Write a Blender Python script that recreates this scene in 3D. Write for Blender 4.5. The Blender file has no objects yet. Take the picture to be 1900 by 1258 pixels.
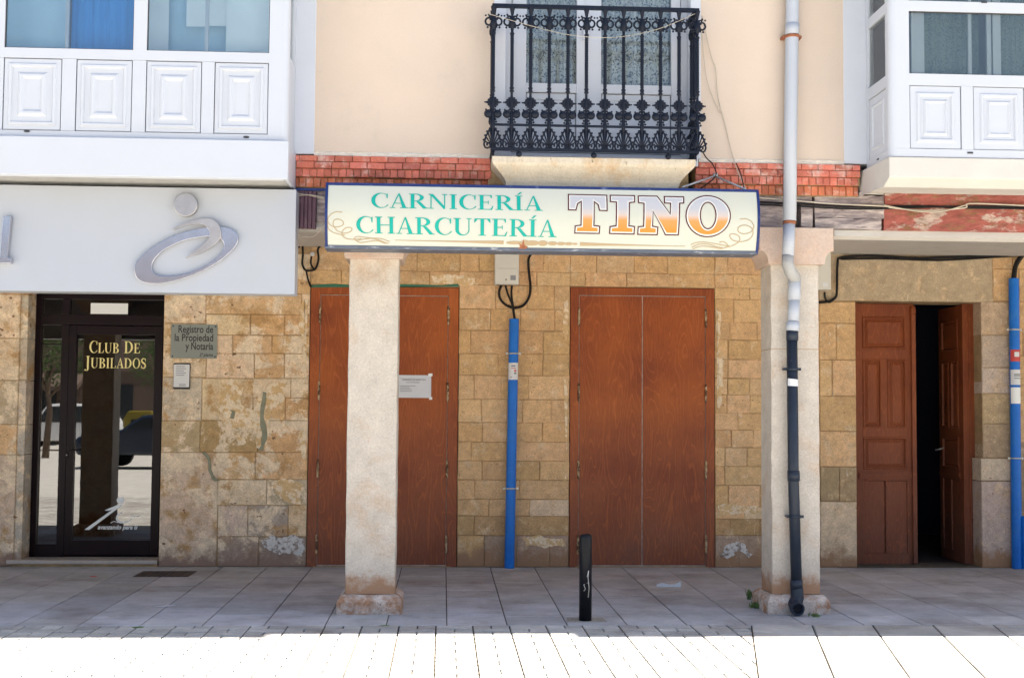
import bpy, bmesh, math, random
from mathutils import Vector, Matrix
R = math.radians
random.seed(7)
# ------------------------------------------------------------------ camera
scn = bpy.context.scene
FPX, YAW, PITCH, ROLL, HC = 2378.7, 0.05273, 0.0558, 0.00748, 1.6
fw = Vector((math.sin(YAW)*math.cos(PITCH), math.cos(YAW)*math.cos(PITCH), math.sin(PITCH)))
rt = Vector((math.cos(YAW), -math.sin(YAW), 0)); up = rt.cross(fw)
rt2 = rt*math.cos(ROLL)+up*math.sin(ROLL); up2 = -rt*math.sin(ROLL)+up*math.cos(ROLL)
cam = bpy.data.objects.new('camera', bpy.data.cameras.new('camera'))
scn.collection.objects.link(cam); scn.camera = cam
cam.data.sensor_width = 36; cam.data.lens = FPX/1900*36; cam.data.clip_end = 500
m3 = Matrix((rt2, up2, -fw)).transposed()
cam.matrix_world = Matrix.Translation((0, 0, HC)) @ m3.to_4x4()
def at(px, py, Y):            # photo pixel -> (X, Z) on the upright plane at depth Y
    d = fw*FPX + rt2*(px-950) - up2*(py-629)
    t = Y/d.y
    return d.x*t, HC+d.z*t
def ax(px, py, Y): return round(at(px, py, Y)[0], 4)
def az(px, py, Y): return round(at(px, py, Y)[1], 4)
def rect(x0, y0, x1, y1, Y):   # -> X0,X1,Z0,Z1
    ym = (y0+y1)/2; xm = (x0+x1)/2
    return ax(x0, ym, Y), ax(x1, ym, Y), az(xm, y1, Y), az(xm, y0, Y)
# ------------------------------------------------------------------ light
EL, AZ = R(68), R(100)          # sun high, behind the houses and to the right
SUN = 5.0; SKY = 0.062; EXPO = 2.3
w = bpy.data.worlds.new('World'); scn.world = w; w.use_nodes = True
nt = w.node_tree; nt.nodes.clear()
sky = nt.nodes.new('ShaderNodeTexSky'); sky.sky_type = 'NISHITA'; sky.sun_disc = False
sky.sun_elevation = EL; sky.sun_rotation = R(80); sky.air_density = 1.0; sky.dust_density = 1.5
bg = nt.nodes.new('ShaderNodeBackground'); bg.inputs[1].default_value = SKY
wo = nt.nodes.new('ShaderNodeOutputWorld')
nt.links.new(sky.outputs[0], bg.inputs[0]); nt.links.new(bg.outputs[0], wo.inputs[0])
SA = R(80)                       # compass bearing of the sun from +Y towards +X
sdir = Vector((math.sin(SA)*math.cos(EL), math.cos(SA)*math.cos(EL), math.sin(EL)))
sl = bpy.data.lights.new('sun', 'SUN'); sl.energy = SUN; sl.angle = R(0.53); sl.color = (1, .95, .87)
so = bpy.data.objects.new('sun', sl); scn.collection.objects.link(so)
so.rotation_euler = sdir.to_track_quat('Z', 'Y').to_euler(); so.location = (6, 6, 30)
scn.view_settings.view_transform = 'Standard'; scn.view_settings.look = 'None'
scn.view_settings.exposure = EXPO; scn.view_settings.gamma = 1
scn.cycles.max_bounces = 10; scn.cycles.diffuse_bounces = 6; scn.cycles.transparent_max_bounces = 12
try: scn.cycles.use_denoising = True
except Exception: pass
# ------------------------------------------------------------------ mesh builder
class MB:
    def __init__(s): s.v = []; s.f = []; s.c = []; s.sm = []; s.col = (1, 1, 1)
    def face(s, pts, col=None, smooth=False):
        n = len(s.v); s.v += [tuple(p) for p in pts]; s.f.append(list(range(n, n+len(pts)))); s.c.append(col or s.col); s.sm.append(smooth)
    def mesh(s, vs, fs, col=None, smooth=False):
        n = len(s.v); s.v += [tuple(p) for p in vs]
        for f in fs: s.f.append([i+n for i in f]); s.c.append(col or s.col); s.sm.append(smooth)
    def box(s, x0, x1, y0, y1, z0, z1, col=None):
        s.mesh([(x0,y0,z0),(x1,y0,z0),(x1,y1,z0),(x0,y1,z0),(x0,y0,z1),(x1,y0,z1),(x1,y1,z1),(x0,y1,z1)],
               [(0,1,5,4),(1,2,6,5),(2,3,7,6),(3,0,4,7),(4,5,6,7),(3,2,1,0)], col)
    def cbox(s, x0, x1, y0, y1, z0, z1, b, col=None, jit=0):   # front (-Y) edges chamfered, jittered corners
        j = lambda: random.uniform(-jit, jit)
        o = [(x0+j(),z0+j()),(x1+j(),z0+j()),(x1+j(),z1+j()),(x0+j(),z1+j())]
        sg = [(1,1),(-1,1),(-1,-1),(1,-1)]
        V = [(p[0],y1,p[1]) for p in o]+[(p[0],y0+b,p[1]) for p in o]+[(p[0]+b*q[0],y0,p[1]+b*q[1]) for p, q in zip(o, sg)]
        F = [(8,9,10,11)]
        for i in range(4):
            k = (i+1) % 4; F += [(4+i,4+k,8+k,8+i),(i,k,4+k,4+i)]
        s.mesh(V, F, col)
    def prism(s, poly, y0, y1, col=None, axis='y'):   # poly in XZ, front face at y0
        n = len(poly)
        P = (lambda a, b, c: (a, c, b)) if axis == 'y' else ((lambda a, b, c: (a, b, c)) if axis == 'z' else (lambda a, b, c: (c, a, b)))
        V = [P(a, b, y0) for a, b in poly]+[P(a, b, y1) for a, b in poly]
        F = [list(range(n)), list(range(2*n-1, n-1, -1))]+[(i, i+n, (i+1) % n+n, (i+1) % n) for i in range(n)]
        s.mesh(V, F, col)
    def band(s, outer, inner, y0, y1, col=None, closed=True):   # flat ring between two equal-length loops (XZ), extruded in Y
        n = len(outer); V = [(a,y0,b) for a,b in outer]+[(a,y0,b) for a,b in inner]+[(a,y1,b) for a,b in outer]+[(a,y1,b) for a,b in inner]
        F = []
        for i in range(n if closed else n-1):
            k = (i+1) % n; F += [(i,k,n+k,n+i),(2*n+i,i,k,2*n+k)[::-1],(n+i,n+k,3*n+k,3*n+i),(2*n+i,2*n+k,3*n+k,3*n+i)]
        if not closed: F += [(0,n,3*n,2*n),(n-1,2*n-1,4*n-1,3*n-1)]
        s.mesh(V, F, col)
    def tube(s, pts, r, n=8, col=None, smooth=True, caps=True, flat=1.0):
        pts = [Vector(p) for p in pts]; V = []; F = []; m = len(pts)
        rr = r if isinstance(r, (list, tuple)) else [r]*m
        t0 = (pts[1]-pts[0]).normalized(); a = Vector((0, 1, 0))
        if abs(t0.dot(a)) > .9: a = Vector((1, 0, 0))
        nrm = (a-t0*a.dot(t0)).normalized()
        for i, p in enumerate(pts):
            t = (pts[min(i+1, m-1)]-pts[max(i-1, 0)]).normalized()
            nrm = (nrm-t*nrm.dot(t)).normalized(); bn = t.cross(nrm)
            for k in range(n):
                q = 2*math.pi*k/n; V.append(p+nrm*math.cos(q)*rr[i]*flat+bn*math.sin(q)*rr[i])
        for i in range(m-1):
            for k in range(n):
                j = (k+1) % n; F.append((i*n+k, i*n+j, (i+1)*n+j, (i+1)*n+k))
        if caps: F += [list(range(n))[::-1], list(range((m-1)*n, m*n))]
        s.mesh(V, F, col, smooth)
    def lathe(s, prof, cx=0, cy=0, n=16, col=None, smooth=True):   # prof [(r,z)]
        V = []; F = []; m = len(prof)
        for r, z in prof:
            for k in range(n):
                q = 2*math.pi*k/n; V.append((cx+r*math.cos(q), cy+r*math.sin(q), z))
        for i in range(m-1):
            for k in range(n):
                j = (k+1) % n; F.append((i*n+k, i*n+j, (i+1)*n+j, (i+1)*n+k))
        F += [list(range(n))[::-1], list(range((m-1)*n, m*n))]
        s.mesh(V, F, col, smooth)
    def ball(s, c, r, sy=1.0, n=8, col=None, sz=1.0):
        prof = []
        V = []; F = []
        rings = n//2+1
        for i in range(1, rings):
            th = math.pi*i/rings
            for k in range(n):
                q = 2*math.pi*k/n; V.append((c[0]+r*math.sin(th)*math.cos(q), c[1]+r*sy*math.sin(th)*math.sin(q), c[2]+r*sz*math.cos(th)))
        m = rings-1
        V += [(c[0], c[1], c[2]+r*sz), (c[0], c[1], c[2]-r*sz)]; tp = len(V)-2
        for i in range(m-1):
            for k in range(n):
                j = (k+1) % n; F.append((i*n+k, (i+1)*n+k, (i+1)*n+j, i*n+j))
        for k in range(n):
            j = (k+1) % n; F += [(tp, k, j), (tp+1, (m-1)*n+j, (m-1)*n+k)]
        s.mesh(V, F, col, True)
    def rings(s, x0, x1, z0, z1, lv, col=None):     # nested rectangles facing -Y: lv [(inset, y)]
        V = []; F = []
        for i, y in lv: V += [(x0+i,y,z0+i),(x1-i,y,z0+i),(x1-i,y,z1-i),(x0+i,y,z1-i)]
        for a in range(len(lv)-1):
            for k in range(4):
                j = (k+1) % 4; F.append((a*4+k, a*4+j, a*4+4+j, a*4+4+k))
        b = (len(lv)-1)*4; F.append((b, b+1, b+2, b+3)); s.mesh(V, F, col)
    def frame(s, x0, x1, z0, z1, w, y0, y1):         # rectangular frame, butted bars
        s.box(x0, x0+w, y0, y1, z0, z1); s.box(x1-w, x1, y0, y1, z0, z1)
        s.box(x0+w, x1-w, y0, y1, z0, z0+w); s.box(x0+w, x1-w, y0, y1, z1-w, z1)
    def build(s, name, mat, parent=None, bevel=0, loc=None, recalc=True):
        me = bpy.data.meshes.new(name)
        if loc is None: loc = (0, 0, 0)
        base = Vector((0, 0, 0)); q = parent
        while q: base += q.location; q = q.parent
        off = Vector(loc) if not parent else base
        me.from_pydata([tuple(Vector(v)-off) for v in s.v], [], s.f); me.update()
        if recalc:
            b = bmesh.new(); b.from_mesh(me); bmesh.ops.recalc_face_normals(b, faces=b.faces); b.to_mesh(me); b.free()
        if any(c != (1, 1, 1) for c in s.c):
            ca = me.color_attributes.new('col', 'FLOAT_COLOR', 'CORNER')
            for p in me.polygons:
                for li in p.loop_indices: ca.data[li].color = (*s.c[p.index], 1)
        for p in me.polygons: p.use_smooth = s.sm[p.index]
        me.materials.append(mat)
        o = bpy.data.objects.new(name, me); scn.collection.objects.link(o)
        if parent: o.parent = parent
        else: o.location = loc
        if bevel:
            md = o.modifiers.new('bevel', 'BEVEL'); md.width = bevel; md.segments = 2; md.limit_method = 'ANGLE'; md.angle_limit = R(35)
        return o
def tag(o, label=None, cat=None, group=None, kind=None):
    if label: o['label'] = label
    if cat: o['category'] = cat
    if group: o['group'] = group
    if kind: o['kind'] = kind
    return o
def empty(name, loc, label=None, cat=None, group=None):
    o = bpy.data.objects.new(name, None); scn.collection.objects.link(o); o.location = loc; o.empty_display_size = .1
    return tag(o, label, cat, group)
# ------------------------------------------------------------------ materials
def L(nt, a, b): nt.links.new(a, b)
def mat(name, col, rough=.6, metal=0, var=.12, vs=6, col2=None, c2s=2.5, c2t=(.5, .6), bump=0, bs=60, spots=None, stretch=None, vcol=False,
        spec=.5, coat=0, c3=None, c3s=1.2, c3t=(.55, .65), drips=None, fine=None, foot=None):
    m = bpy.data.materials.new(name); m.use_nodes = True; nt = m.node_tree; N = nt.nodes
    b = N['Principled BSDF']; b.inputs['Roughness'].default_value = rough; b.inputs['Metallic'].default_value = metal
    b.inputs['Specular IOR Level'].default_value = spec; b.inputs['Coat Weight'].default_value = coat
    tc = N.new('ShaderNodeTexCoord'); src = tc.outputs['Object']
    if stretch:
        mp = N.new('ShaderNodeMapping'); mp.inputs['Scale'].default_value = stretch; L(nt, src, mp.inputs[0]); src = mp.outputs[0]
    def noise(sc, det=6, ro=.6, dist=0):
        n = N.new('ShaderNodeTexNoise'); n.inputs['Scale'].default_value = sc; n.inputs['Detail'].default_value = det
        n.inputs['Roughness'].default_value = ro; n.inputs['Distortion'].default_value = dist; L(nt, src, n.inputs['Vector']); return n.outputs['Fac']
    def ramp(f, a, b_, c=(0, 0, 0, 1), d=(1, 1, 1, 1)):
        r = N.new('ShaderNodeValToRGB'); r.color_ramp.elements[0].position = a; r.color_ramp.elements[1].position = b_
        r.color_ramp.elements[0].color = c; r.color_ramp.elements[1].color = d; L(nt, f, r.inputs[0]); return r.outputs[0]
    def mix(f, a, b_, mode='MIX'):
        x = N.new('ShaderNodeMix'); x.data_type = 'RGBA'; x.blend_type = mode
        for s_, v in ((x.inputs[0], f), (x.inputs[6], a), (x.inputs[7], b_)):
            if isinstance(v, (int, float)): s_.default_value = v
            elif isinstance(v, tuple): s_.default_value = (*v, 1) if len(v) == 3 else v
            else: L(nt, v, s_)
        return x.outputs[2]
    base = tuple(col)
    if vcol:
        at_ = N.new('ShaderNodeVertexColor'); at_.layer_name = 'col'; base = at_.outputs[0]
    if col2: base = mix(ramp(noise(c2s, 8, .68), *c2t), base, tuple(col2))
    if c3: base = mix(ramp(noise(c3s, 10, .72, .3), *c3t), base, tuple(c3))
    k = 1-var
    base = mix(1.0, base, ramp(noise(vs, 9, .7), .3, .7, (k, k, k, 1), (1+var, 1+var, 1+var, 1)), 'MULTIPLY')
    if spots:
        sc, th, sc_col = spots
        base = mix(ramp(noise(sc, 3, .5), th, th+.04), base, tuple(sc_col))
    if fine:
        base = mix(1.0, base, ramp(noise(fine[0], 4, .8), .32, .68, (1-fine[1],)*3+(1,), (1+fine[1],)*3+(1,)), 'MULTIPLY')
    if foot:                       # splash staining with a ragged upper edge
        sx = N.new('ShaderNodeSeparateXYZ'); L(nt, tc.outputs['Object'], sx.inputs[0])
        mz = N.new('ShaderNodeMapRange'); mz.inputs[1].default_value = foot[0]; mz.inputs[2].default_value = foot[1]; mz.inputs[3].default_value = .62; mz.inputs[4].default_value = .0; L(nt, sx.outputs[2], mz.inputs[0])
        ms = N.new('ShaderNodeMath'); ms.operation = 'ADD'; L(nt, mz.outputs[0], ms.inputs[0]); L(nt, noise(foot[3], 8, .75), ms.inputs[1])
        base = mix(ramp(ms.outputs[0], .78, 1.02), base, tuple(foot[2]))
    if drips:
        md_ = N.new('ShaderNodeMapping'); md_.inputs['Scale'].default_value = (26, 26, 5.5); L(nt, tc.outputs['Object'], md_.inputs[0])
        nd = N.new('ShaderNodeTexNoise'); nd.inputs['Scale'].default_value = 1; nd.inputs['Detail'].default_value = 5; nd.inputs['Roughness'].default_value = .65; L(nt, md_.outputs[0], nd.inputs['Vector'])
        base = mix(ramp(nd.outputs['Fac'], .66, .71, (0, 0, 0, 1), (.75, .75, .75, 1)), base, tuple(drips))
    L(nt, base, b.inputs['Base Color'])
    if bump:
        bp = N.new('ShaderNodeBump'); bp.inputs['Strength'].default_value = min(1, bump*.9+.1); bp.inputs['Distance'].default_value = .006*bump
        L(nt, noise(bs, 8, .7), bp.inputs['Height']); L(nt, bp.outputs[0], b.inputs['Normal'])
    m['x'] = 1
    return m
def glass(name, tint=(.9, .95, .97), refl=.12, extra=.0):
    m = bpy.data.materials.new(name); m.use_nodes = True; nt = m.node_tree; N = nt.nodes; N.clear()
    o = N.new('ShaderNodeOutputMaterial'); t = N.new('ShaderNodeBsdfTransparent'); t.inputs[0].default_value = (*tint, 1)
    g = N.new('ShaderNodeBsdfGlossy'); g.inputs['Roughness'].default_value = .01; g.inputs[0].default_value = (1, 1, 1, 1)
    lw = N.new('ShaderNodeFresnel'); lw.inputs[0].default_value = 1.5
    ad = N.new('ShaderNodeMath'); ad.operation = 'ADD'; ad.inputs[1].default_value = refl-.04; L(nt, lw.outputs[0], ad.inputs[0])
    x = N.new('ShaderNodeMixShader'); L(nt, ad.outputs[0], x.inputs[0]); L(nt, t.outputs[0], x.inputs[1]); L(nt, g.outputs[0], x.inputs[2]); L(nt, x.outputs[0], o.inputs[0])
    return m
def sr(r, g, b):   # sRGB 0-255 -> linear
    f = lambda c: ((c/255+.055)/1.055)**2.4 if c/255 > .04045 else c/255/12.92
    return (f(r), f(g), f(b))
M = {}
M['stone'] = mat('ashlar_stone', (1, 1, 1), .9, var=.20, vs=13, bump=1.6, bs=55, vcol=True, spots=(34, .70, (.14, .085, .05)), spec=.15,
                 col2=(.46, .285, .14), c2s=3.5, c2t=(.54, .78), c3=(.66, .50, .32), c3s=7, c3t=(.54, .68), drips=(.68, .60, .48), fine=(70, .24), foot=(0, .42, (.34, .20, .115), 5))
M['stone2'] = mat('worn_plastered_ashlar', (1, 1, 1), .9, var=.22, vs=12, bump=1.6, bs=50, vcol=True, spots=(15, .685, (.22, .13, .08)), spec=.15,
                  col2=(.48, .29, .13), c2s=3.4, c2t=(.50, .62), c3=(.74, .60, .43), c3s=2.6, c3t=(.505, .56), fine=(70, .24), foot=(0, .36, (.30, .20, .15), 5))
M['mortar'] = mat('wall_mortar', (.36, .245, .13), .95, var=.3, vs=8, bump=1, bs=40, spec=.2)
M['pillar'] = mat('white_limestone', (.51, .455, .385), .85, foot=(.14, .50, (.34, .20, .12), 7), fine=(60, .16), var=.14, vs=7, bump=1.3, bs=34, col2=(.46, .34, .24), c2s=3.2, c2t=(.52, .72),
                  c3=(.46, .33, .26), c3s=9, c3t=(.62, .70), spots=(55, .72, (.30, .20, .14)), spec=.2)
M['capital'] = mat('capital_stone', (.49, .385, .315), .85, fine=(60, .12), var=.08, vs=6, bump=.6, bs=60, col2=(.50, .36, .27), c2s=4, c2t=(.45, .62), spots=(60, .70, (.35, .22, .15)), spec=.2)
M['plinth'] = mat('plinth_stone', (.52, .43, .36), .9, fine=(70, .25), var=.2, vs=10, bump=1, bs=50, col2=(.36, .20, .12), c2s=7, c2t=(.46, .60), spots=(45, .68, (.15, .09, .06)), spec=.2)
M['slabst'] = mat('balcony_stone', (.50, .44, .34), .85, fine=(70, .14), var=.12, vs=6, bump=.6, bs=60, col2=(.45, .30, .16), c2s=4, c2t=(.52, .72), stretch=(1, 1, .45), spots=(40, .70, (.20, .16, .10)), spec=.2)
M['cream'] = mat('cream_render', (.55, .45, .36), .9, var=.035, vs=1.6, bump=.3, bs=160, fine=(90, .05), c3=(.42, .365, .30), c3s=1.1, c3t=(.58, .85), col2=(.53, .44, .36), c2s=.9, c2t=(.42, .68), spec=.2)
M['whitepaint'] = mat('white_painted_render', (.50, .52, .56), .8, var=.03, vs=3, bump=.12, bs=90, spec=.2)
M['pvc'] = mat('white_lacquered_aluminium', (.47, .49, .525), .35, var=.02, vs=3, spec=.35)
M['gasket'] = mat('dark_gasket', (.03, .03, .035), .6, var=.05)
M['plaster'] = mat('white_plaster', (.52, .49, .44), .9, var=.06, vs=2.5, bump=.4, bs=30, col2=(.44, .40, .34), c2s=2, c2t=(.55, .72), spec=.2)
M['brick'] = mat('red_brick', (1, 1, 1), .9, fine=(80, .2), var=.16, vs=16, bump=.7, bs=70, vcol=True, col2=(.56, .36, .30), c2s=12, c2t=(.52, .68), spec=.2)
M['beamgrey'] = mat('weathered_grey_timber', (.24, .20, .20), .9, var=.45, vs=5, bump=1, bs=12, stretch=(1.2, 6, 9), col2=(.42, .36, .33), c2s=2, c2t=(.46, .62), c3=(.06, .045, .04), c3s=5, c3t=(.60, .68), spec=.2)
M['beamred'] = mat('red_painted_timber', (.26, .075, .058), .8, var=.35, vs=9, bump=1.2, bs=16, stretch=(1, 3, 2.4), col2=(.38, .29, .24), c2s=3.4, c2t=(.54, .60), c3=(.20, .10, .05), c3s=4, c3t=(.53, .60), spec=.3)
M['beampurple'] = mat('purple_painted_timber', (.12, .06, .08), .7, var=.3, vs=8, bump=.7, bs=20, stretch=(6, 1, 1.2), col2=(.24, .17, .18), c2s=3, c2t=(.58, .68))
M['iron'] = mat('dark_blue_cast_iron', (.004, .007, .016), .5, spec=.22, var=.25, vs=30, bump=.3, bs=120)
M['alu'] = mat('dark_brown_aluminium', (.009, .0035, .0055), .35, spec=.18, var=.08, vs=4)
M['marble'] = mat('threshold_marble', (.45, .38, .32), .5, var=.15, vs=14)
M['chrome'] = mat('polished_steel', (.56, .56, .60), .20, metal=1, var=.08, vs=14, bump=.25, bs=9)
M['brushed'] = mat('brushed_steel_disc', (.46, .43, .41), .36, metal=1, var=.15, vs=9, bump=.15, bs=30)
M['fascia'] = mat('pale_grey_composite', (.365, .385, .42), .38, spec=.3, var=.02, vs=1.5, col2=(.36, .375, .39), c2s=.9, c2t=(.45, .7))
M['signface'] = mat('cream_sign_sheet', (.47, .485, .42), .42, spec=.25, var=.02, vs=2, col2=(.475, .475, .395), c2s=1.2, c2t=(.4, .65))
M['navy'] = mat('navy_trim', (.008, .022, .11), .45, spec=.3, var=.2, vs=9, col2=(.10, .13, .24), c2s=12, c2t=(.60, .70))
M['navyworn'] = mat('worn_grey_navy_trim', (.085, .10, .13), .5, var=.3, vs=18, col2=(.35, .36, .37), c2s=14, c2t=(.58, .66), stretch=(.5, 1, 3))
M['teal'] = mat('teal_lettering', (.006, .31, .25), .5, spec=.2, var=.06, vs=3)
M['maroon'] = mat('maroon_line', (.07, .006, .010), .5, spec=.2, var=.05)
M['goldline'] = mat('tan_scroll_paint', (.36, .27, .16), .5, spec=.2, var=.05)
M['white'] = mat('white_sheet', (.62, .63, .64), .5, var=.02)
M['gold'] = mat('pale_gold_vinyl', (.82, .72, .30), .45, var=.03)
M['frost'] = mat('frosted_vinyl', (.78, .80, .78), .5, var=.03)
M['box'] = mat('grey_plastic_box', (.58, .56, .50), .5, var=.04, vs=6)
M['cable'] = mat('black_cable', (.010, .009, .009), .6, spec=.2, var=.2)
M['cablew'] = mat('pale_cable', (.42, .37, .29), .6, var=.15)
M['stay'] = mat('galvanised_stay', (.42, .42, .43), .45, metal=.4, var=.15)
M['blue'] = mat('blue_plastic_pipe', (.002, .135, .53), .42, spec=.3, var=.10, vs=7, col2=(.02, .17, .50), c2s=6, c2t=(.5, .75))
M['galv'] = mat('galvanised_clamp', (.48, .47, .45), .4, metal=.7, var=.2, vs=40)
M['pipew'] = mat('white_pvc_pipe', (.40, .425, .465), .5, spec=.25, var=.03, vs=3)
M['pipeg'] = mat('greyed_pvc_pipe', (.33, .325, .31), .6, var=.12, vs=8)
M['rust'] = mat('rusty_collar', (.26, .09, .04), .85, var=.35, vs=30)
M['piped'] = mat('dark_slate_pipe', (.016, .023, .037), .45, spec=.3, var=.22, vs=10, bump=.2, bs=40, col2=(.12, .12, .13), c2s=9, c2t=(.66, .78))
M['boll'] = mat('black_bollard_paint', (.006, .007, .010), .42, spec=.18, var=.35, vs=14, bump=.2, bs=60)
M['scratch'] = mat('bare_scratch', (.55, .54, .50), .7, var=.2)
M['plaque'] = mat('grey_metal_plaque', (.23, .25, .225), .5, spec=.3, var=.06, vs=3)
M['ink'] = mat('black_ink', (.02, .02, .022), .6, var=.02)
M['inkg'] = mat('grey_ink', (.22, .22, .24), .6, var=.02)
M['red'] = mat('red_print', (.50, .05, .04), .5, var=.02)
M['paper'] = mat('printed_paper', (.58, .59, .62), .55, var=.03, vs=5)
M['grate'] = mat('rusted_cover_plate', (.060, .042, .036), .75, var=.3, vs=20, bump=.6, bs=120)
M['weed'] = mat('weed_leaf', (.12, .19, .05), .7, var=.35, vs=30)
M['leaf'] = mat('tree_leaf', (.07, .12, .03), .7, var=.4, vs=3)
M['bark'] = mat('tree_bark', (.13, .09, .06), .9, var=.3)
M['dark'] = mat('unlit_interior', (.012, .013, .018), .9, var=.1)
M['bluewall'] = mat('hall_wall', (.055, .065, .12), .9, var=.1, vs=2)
M['curtw'] = mat('white_blind', (.70, .76, .78), .8, var=.05, vs=3)
M['curtb'] = mat('blue_curtain', (.04, .26, .66), .8, var=.12, vs=4, stretch=(8, 1, .4))
M['curtg'] = mat('blue_grey_blind', (.42, .58, .70), .8, var=.06, vs=3)
M['green'] = mat('old_green_paint', (.02, .13, .07), .6, var=.25, vs=30)
M['cement'] = mat('green_grey_cement', (.24, .24, .17), .95, var=.2, vs=20, bump=.6, bs=60, spec=.1)
M['brass'] = mat('old_brass', (.46, .34, .20), .6, metal=.2, col2=(.10, .05, .025), c2s=18, c2t=(.45, .55), var=.3, vs=40)
def lace(name, a, b_, sc):
    m = mat(name, a, .9, var=.05); nt = m.node_tree; N = nt.nodes; b = N['Principled BSDF']
    tc = N.new('ShaderNodeTexCoord'); vo = N.new('ShaderNodeTexVoronoi'); vo.inputs['Scale'].default_value = sc
    nz = N.new('ShaderNodeTexNoise'); nz.inputs['Scale'].default_value = 9; nz.inputs['Detail'].default_value = 8; L(nt, tc.outputs['Object'], nz.inputs['Vector'])
    va = N.new('ShaderNodeVectorMath'); va.operation = 'MULTIPLY_ADD'; va.inputs[1].default_value = (.22, .22, .22); L(nt, nz.outputs['Color'], va.inputs[0]); L(nt, tc.outputs['Object'], va.inputs[2]); L(nt, va.outputs[0], vo.inputs['Vector'])
    r = N.new('ShaderNodeValToRGB'); r.color_ramp.elements[0].position = .22; r.color_ramp.elements[1].position = .5
    r.color_ramp.elements[0].color = (*b_, 1); r.color_ramp.elements[1].color = (*a, 1)
    L(nt, vo.outputs[0], r.inputs[0]); L(nt, r.outputs[0], b.inputs['Base Color']); return m
M['lace'] = lace('lace_curtain', (.62, .63, .66), (.10, .12, .17), 38)
M['laceg'] = lace('grey_green_lace', (.19, .23, .215), (.10, .135, .13), 70)
def wood(name, c1, c2, sx=16, rough=.45):
    m = bpy.data.materials.new(name); m.use_nodes = True; nt = m.node_tree; N = nt.nodes; b = N['Principled BSDF']
    tc = N.new('ShaderNodeTexCoord'); mp = N.new('ShaderNodeMapping'); mp.inputs['Scale'].default_value = (sx*.34, sx*.34, .8); L(nt, tc.outputs['Object'], mp.inputs[0])
    n1 = N.new('ShaderNodeTexNoise'); n1.inputs['Scale'].default_value = 1; n1.inputs['Detail'].default_value = 1.5; n1.inputs['Distortion'].default_value = .3; L(nt, mp.outputs[0], n1.inputs['Vector'])
    wv = N.new('ShaderNodeMath'); wv.operation = 'MULTIPLY'; wv.inputs[1].default_value = 95; L(nt, n1.outputs[0], wv.inputs[0])
    sn = N.new('ShaderNodeMath'); sn.operation = 'SINE'; L(nt, wv.outputs[0], sn.inputs[0])
    r = N.new('ShaderNodeMapRange'); r.inputs[1].default_value = -1; r.inputs[2].default_value = 1; L(nt, sn.outputs[0], r.inputs[0])
    n2 = N.new('ShaderNodeTexNoise'); n2.inputs['Scale'].default_value = 1.6; n2.inputs['Detail'].default_value = 6; L(nt, tc.outputs['Object'], n2.inputs['Vector'])
    n3 = N.new('ShaderNodeTexNoise'); n3.inputs['Scale'].default_value = 3; n3.inputs['Detail'].default_value = 10; n3.inputs['Roughness'].default_value = .8
    mp3 = N.new('ShaderNodeMapping'); mp3.inputs['Scale'].default_value = (26, 26, 4); L(nt, tc.outputs['Object'], mp3.inputs[0]); L(nt, mp3.outputs[0], n3.inputs['Vector'])
    def mix(f, a, b_, mode='MIX'):
        x = N.new('ShaderNodeMix'); x.data_type = 'RGBA'; x.blend_type = mode
        for s_, v in ((x.inputs[0], f), (x.inputs[6], a), (x.inputs[7], b_)):
            if isinstance(v, (int, float)): s_.default_value = v
            elif isinstance(v, tuple): s_.default_value = (*v, 1)
            else: L(nt, v, s_)
        return x.outputs[2]
    mr = N.new('ShaderNodeMapRange'); mr.inputs[1].default_value = .35; mr.inputs[2].default_value = .65; L(nt, n2.outputs[0], mr.inputs[0])
    c = mix(mr.outputs[0], c1, c2)
    # noise-broken purple-brown tint, stronger towards the foot of the leaf
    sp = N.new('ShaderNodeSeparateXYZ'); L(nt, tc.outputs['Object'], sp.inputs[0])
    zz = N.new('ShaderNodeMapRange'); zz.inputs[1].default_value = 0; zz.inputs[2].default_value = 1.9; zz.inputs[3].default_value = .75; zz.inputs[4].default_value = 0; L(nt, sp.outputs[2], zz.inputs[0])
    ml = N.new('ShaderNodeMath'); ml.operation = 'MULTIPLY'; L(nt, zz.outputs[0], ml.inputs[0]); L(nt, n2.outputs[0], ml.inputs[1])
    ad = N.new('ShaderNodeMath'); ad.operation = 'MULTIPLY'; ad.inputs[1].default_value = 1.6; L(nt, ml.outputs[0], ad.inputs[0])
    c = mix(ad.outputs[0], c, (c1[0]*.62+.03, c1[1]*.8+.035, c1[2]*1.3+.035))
    q = N.new('ShaderNodeValToRGB'); q.color_ramp.elements[0].position = .86; q.color_ramp.elements[1].position = 1.0
    q.color_ramp.elements[0].color = (0, 0, 0, 1); q.color_ramp.elements[1].color = (.22, .22, .22, 1); L(nt, r.outputs[0], q.inputs[0])
    c = mix(q.outputs[0], c, (c2[0]*1.7, c2[1]*1.9, c2[2]*2.2))
    q2 = N.new('ShaderNodeValToRGB'); q2.color_ramp.elements[0].position = .35; q2.color_ramp.elements[1].position = .65
    q2.color_ramp.elements[0].color = (.80, .79, .79, 1); q2.color_ramp.elements[1].color = (1.12, 1.12, 1.10, 1); L(nt, n3.outputs[0], q2.inputs[0])
    c = mix(1.0, c, q2.outputs[0], 'MULTIPLY')
    L(nt, c, b.inputs['Base Color']); b.inputs['Roughness'].default_value = rough; b.inputs['Specular IOR Level'].default_value = .18
    bp = N.new('ShaderNodeBump'); bp.inputs['Strength'].default_value = .35; bp.inputs['Distance'].default_value = .002; L(nt, n3.outputs[0], bp.inputs['Height']); L(nt, bp.outputs[0], b.inputs['Normal'])
    return m
M['wood'] = wood('varnished_plywood', (.225, .052, .018), (.36, .094, .022))
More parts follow.
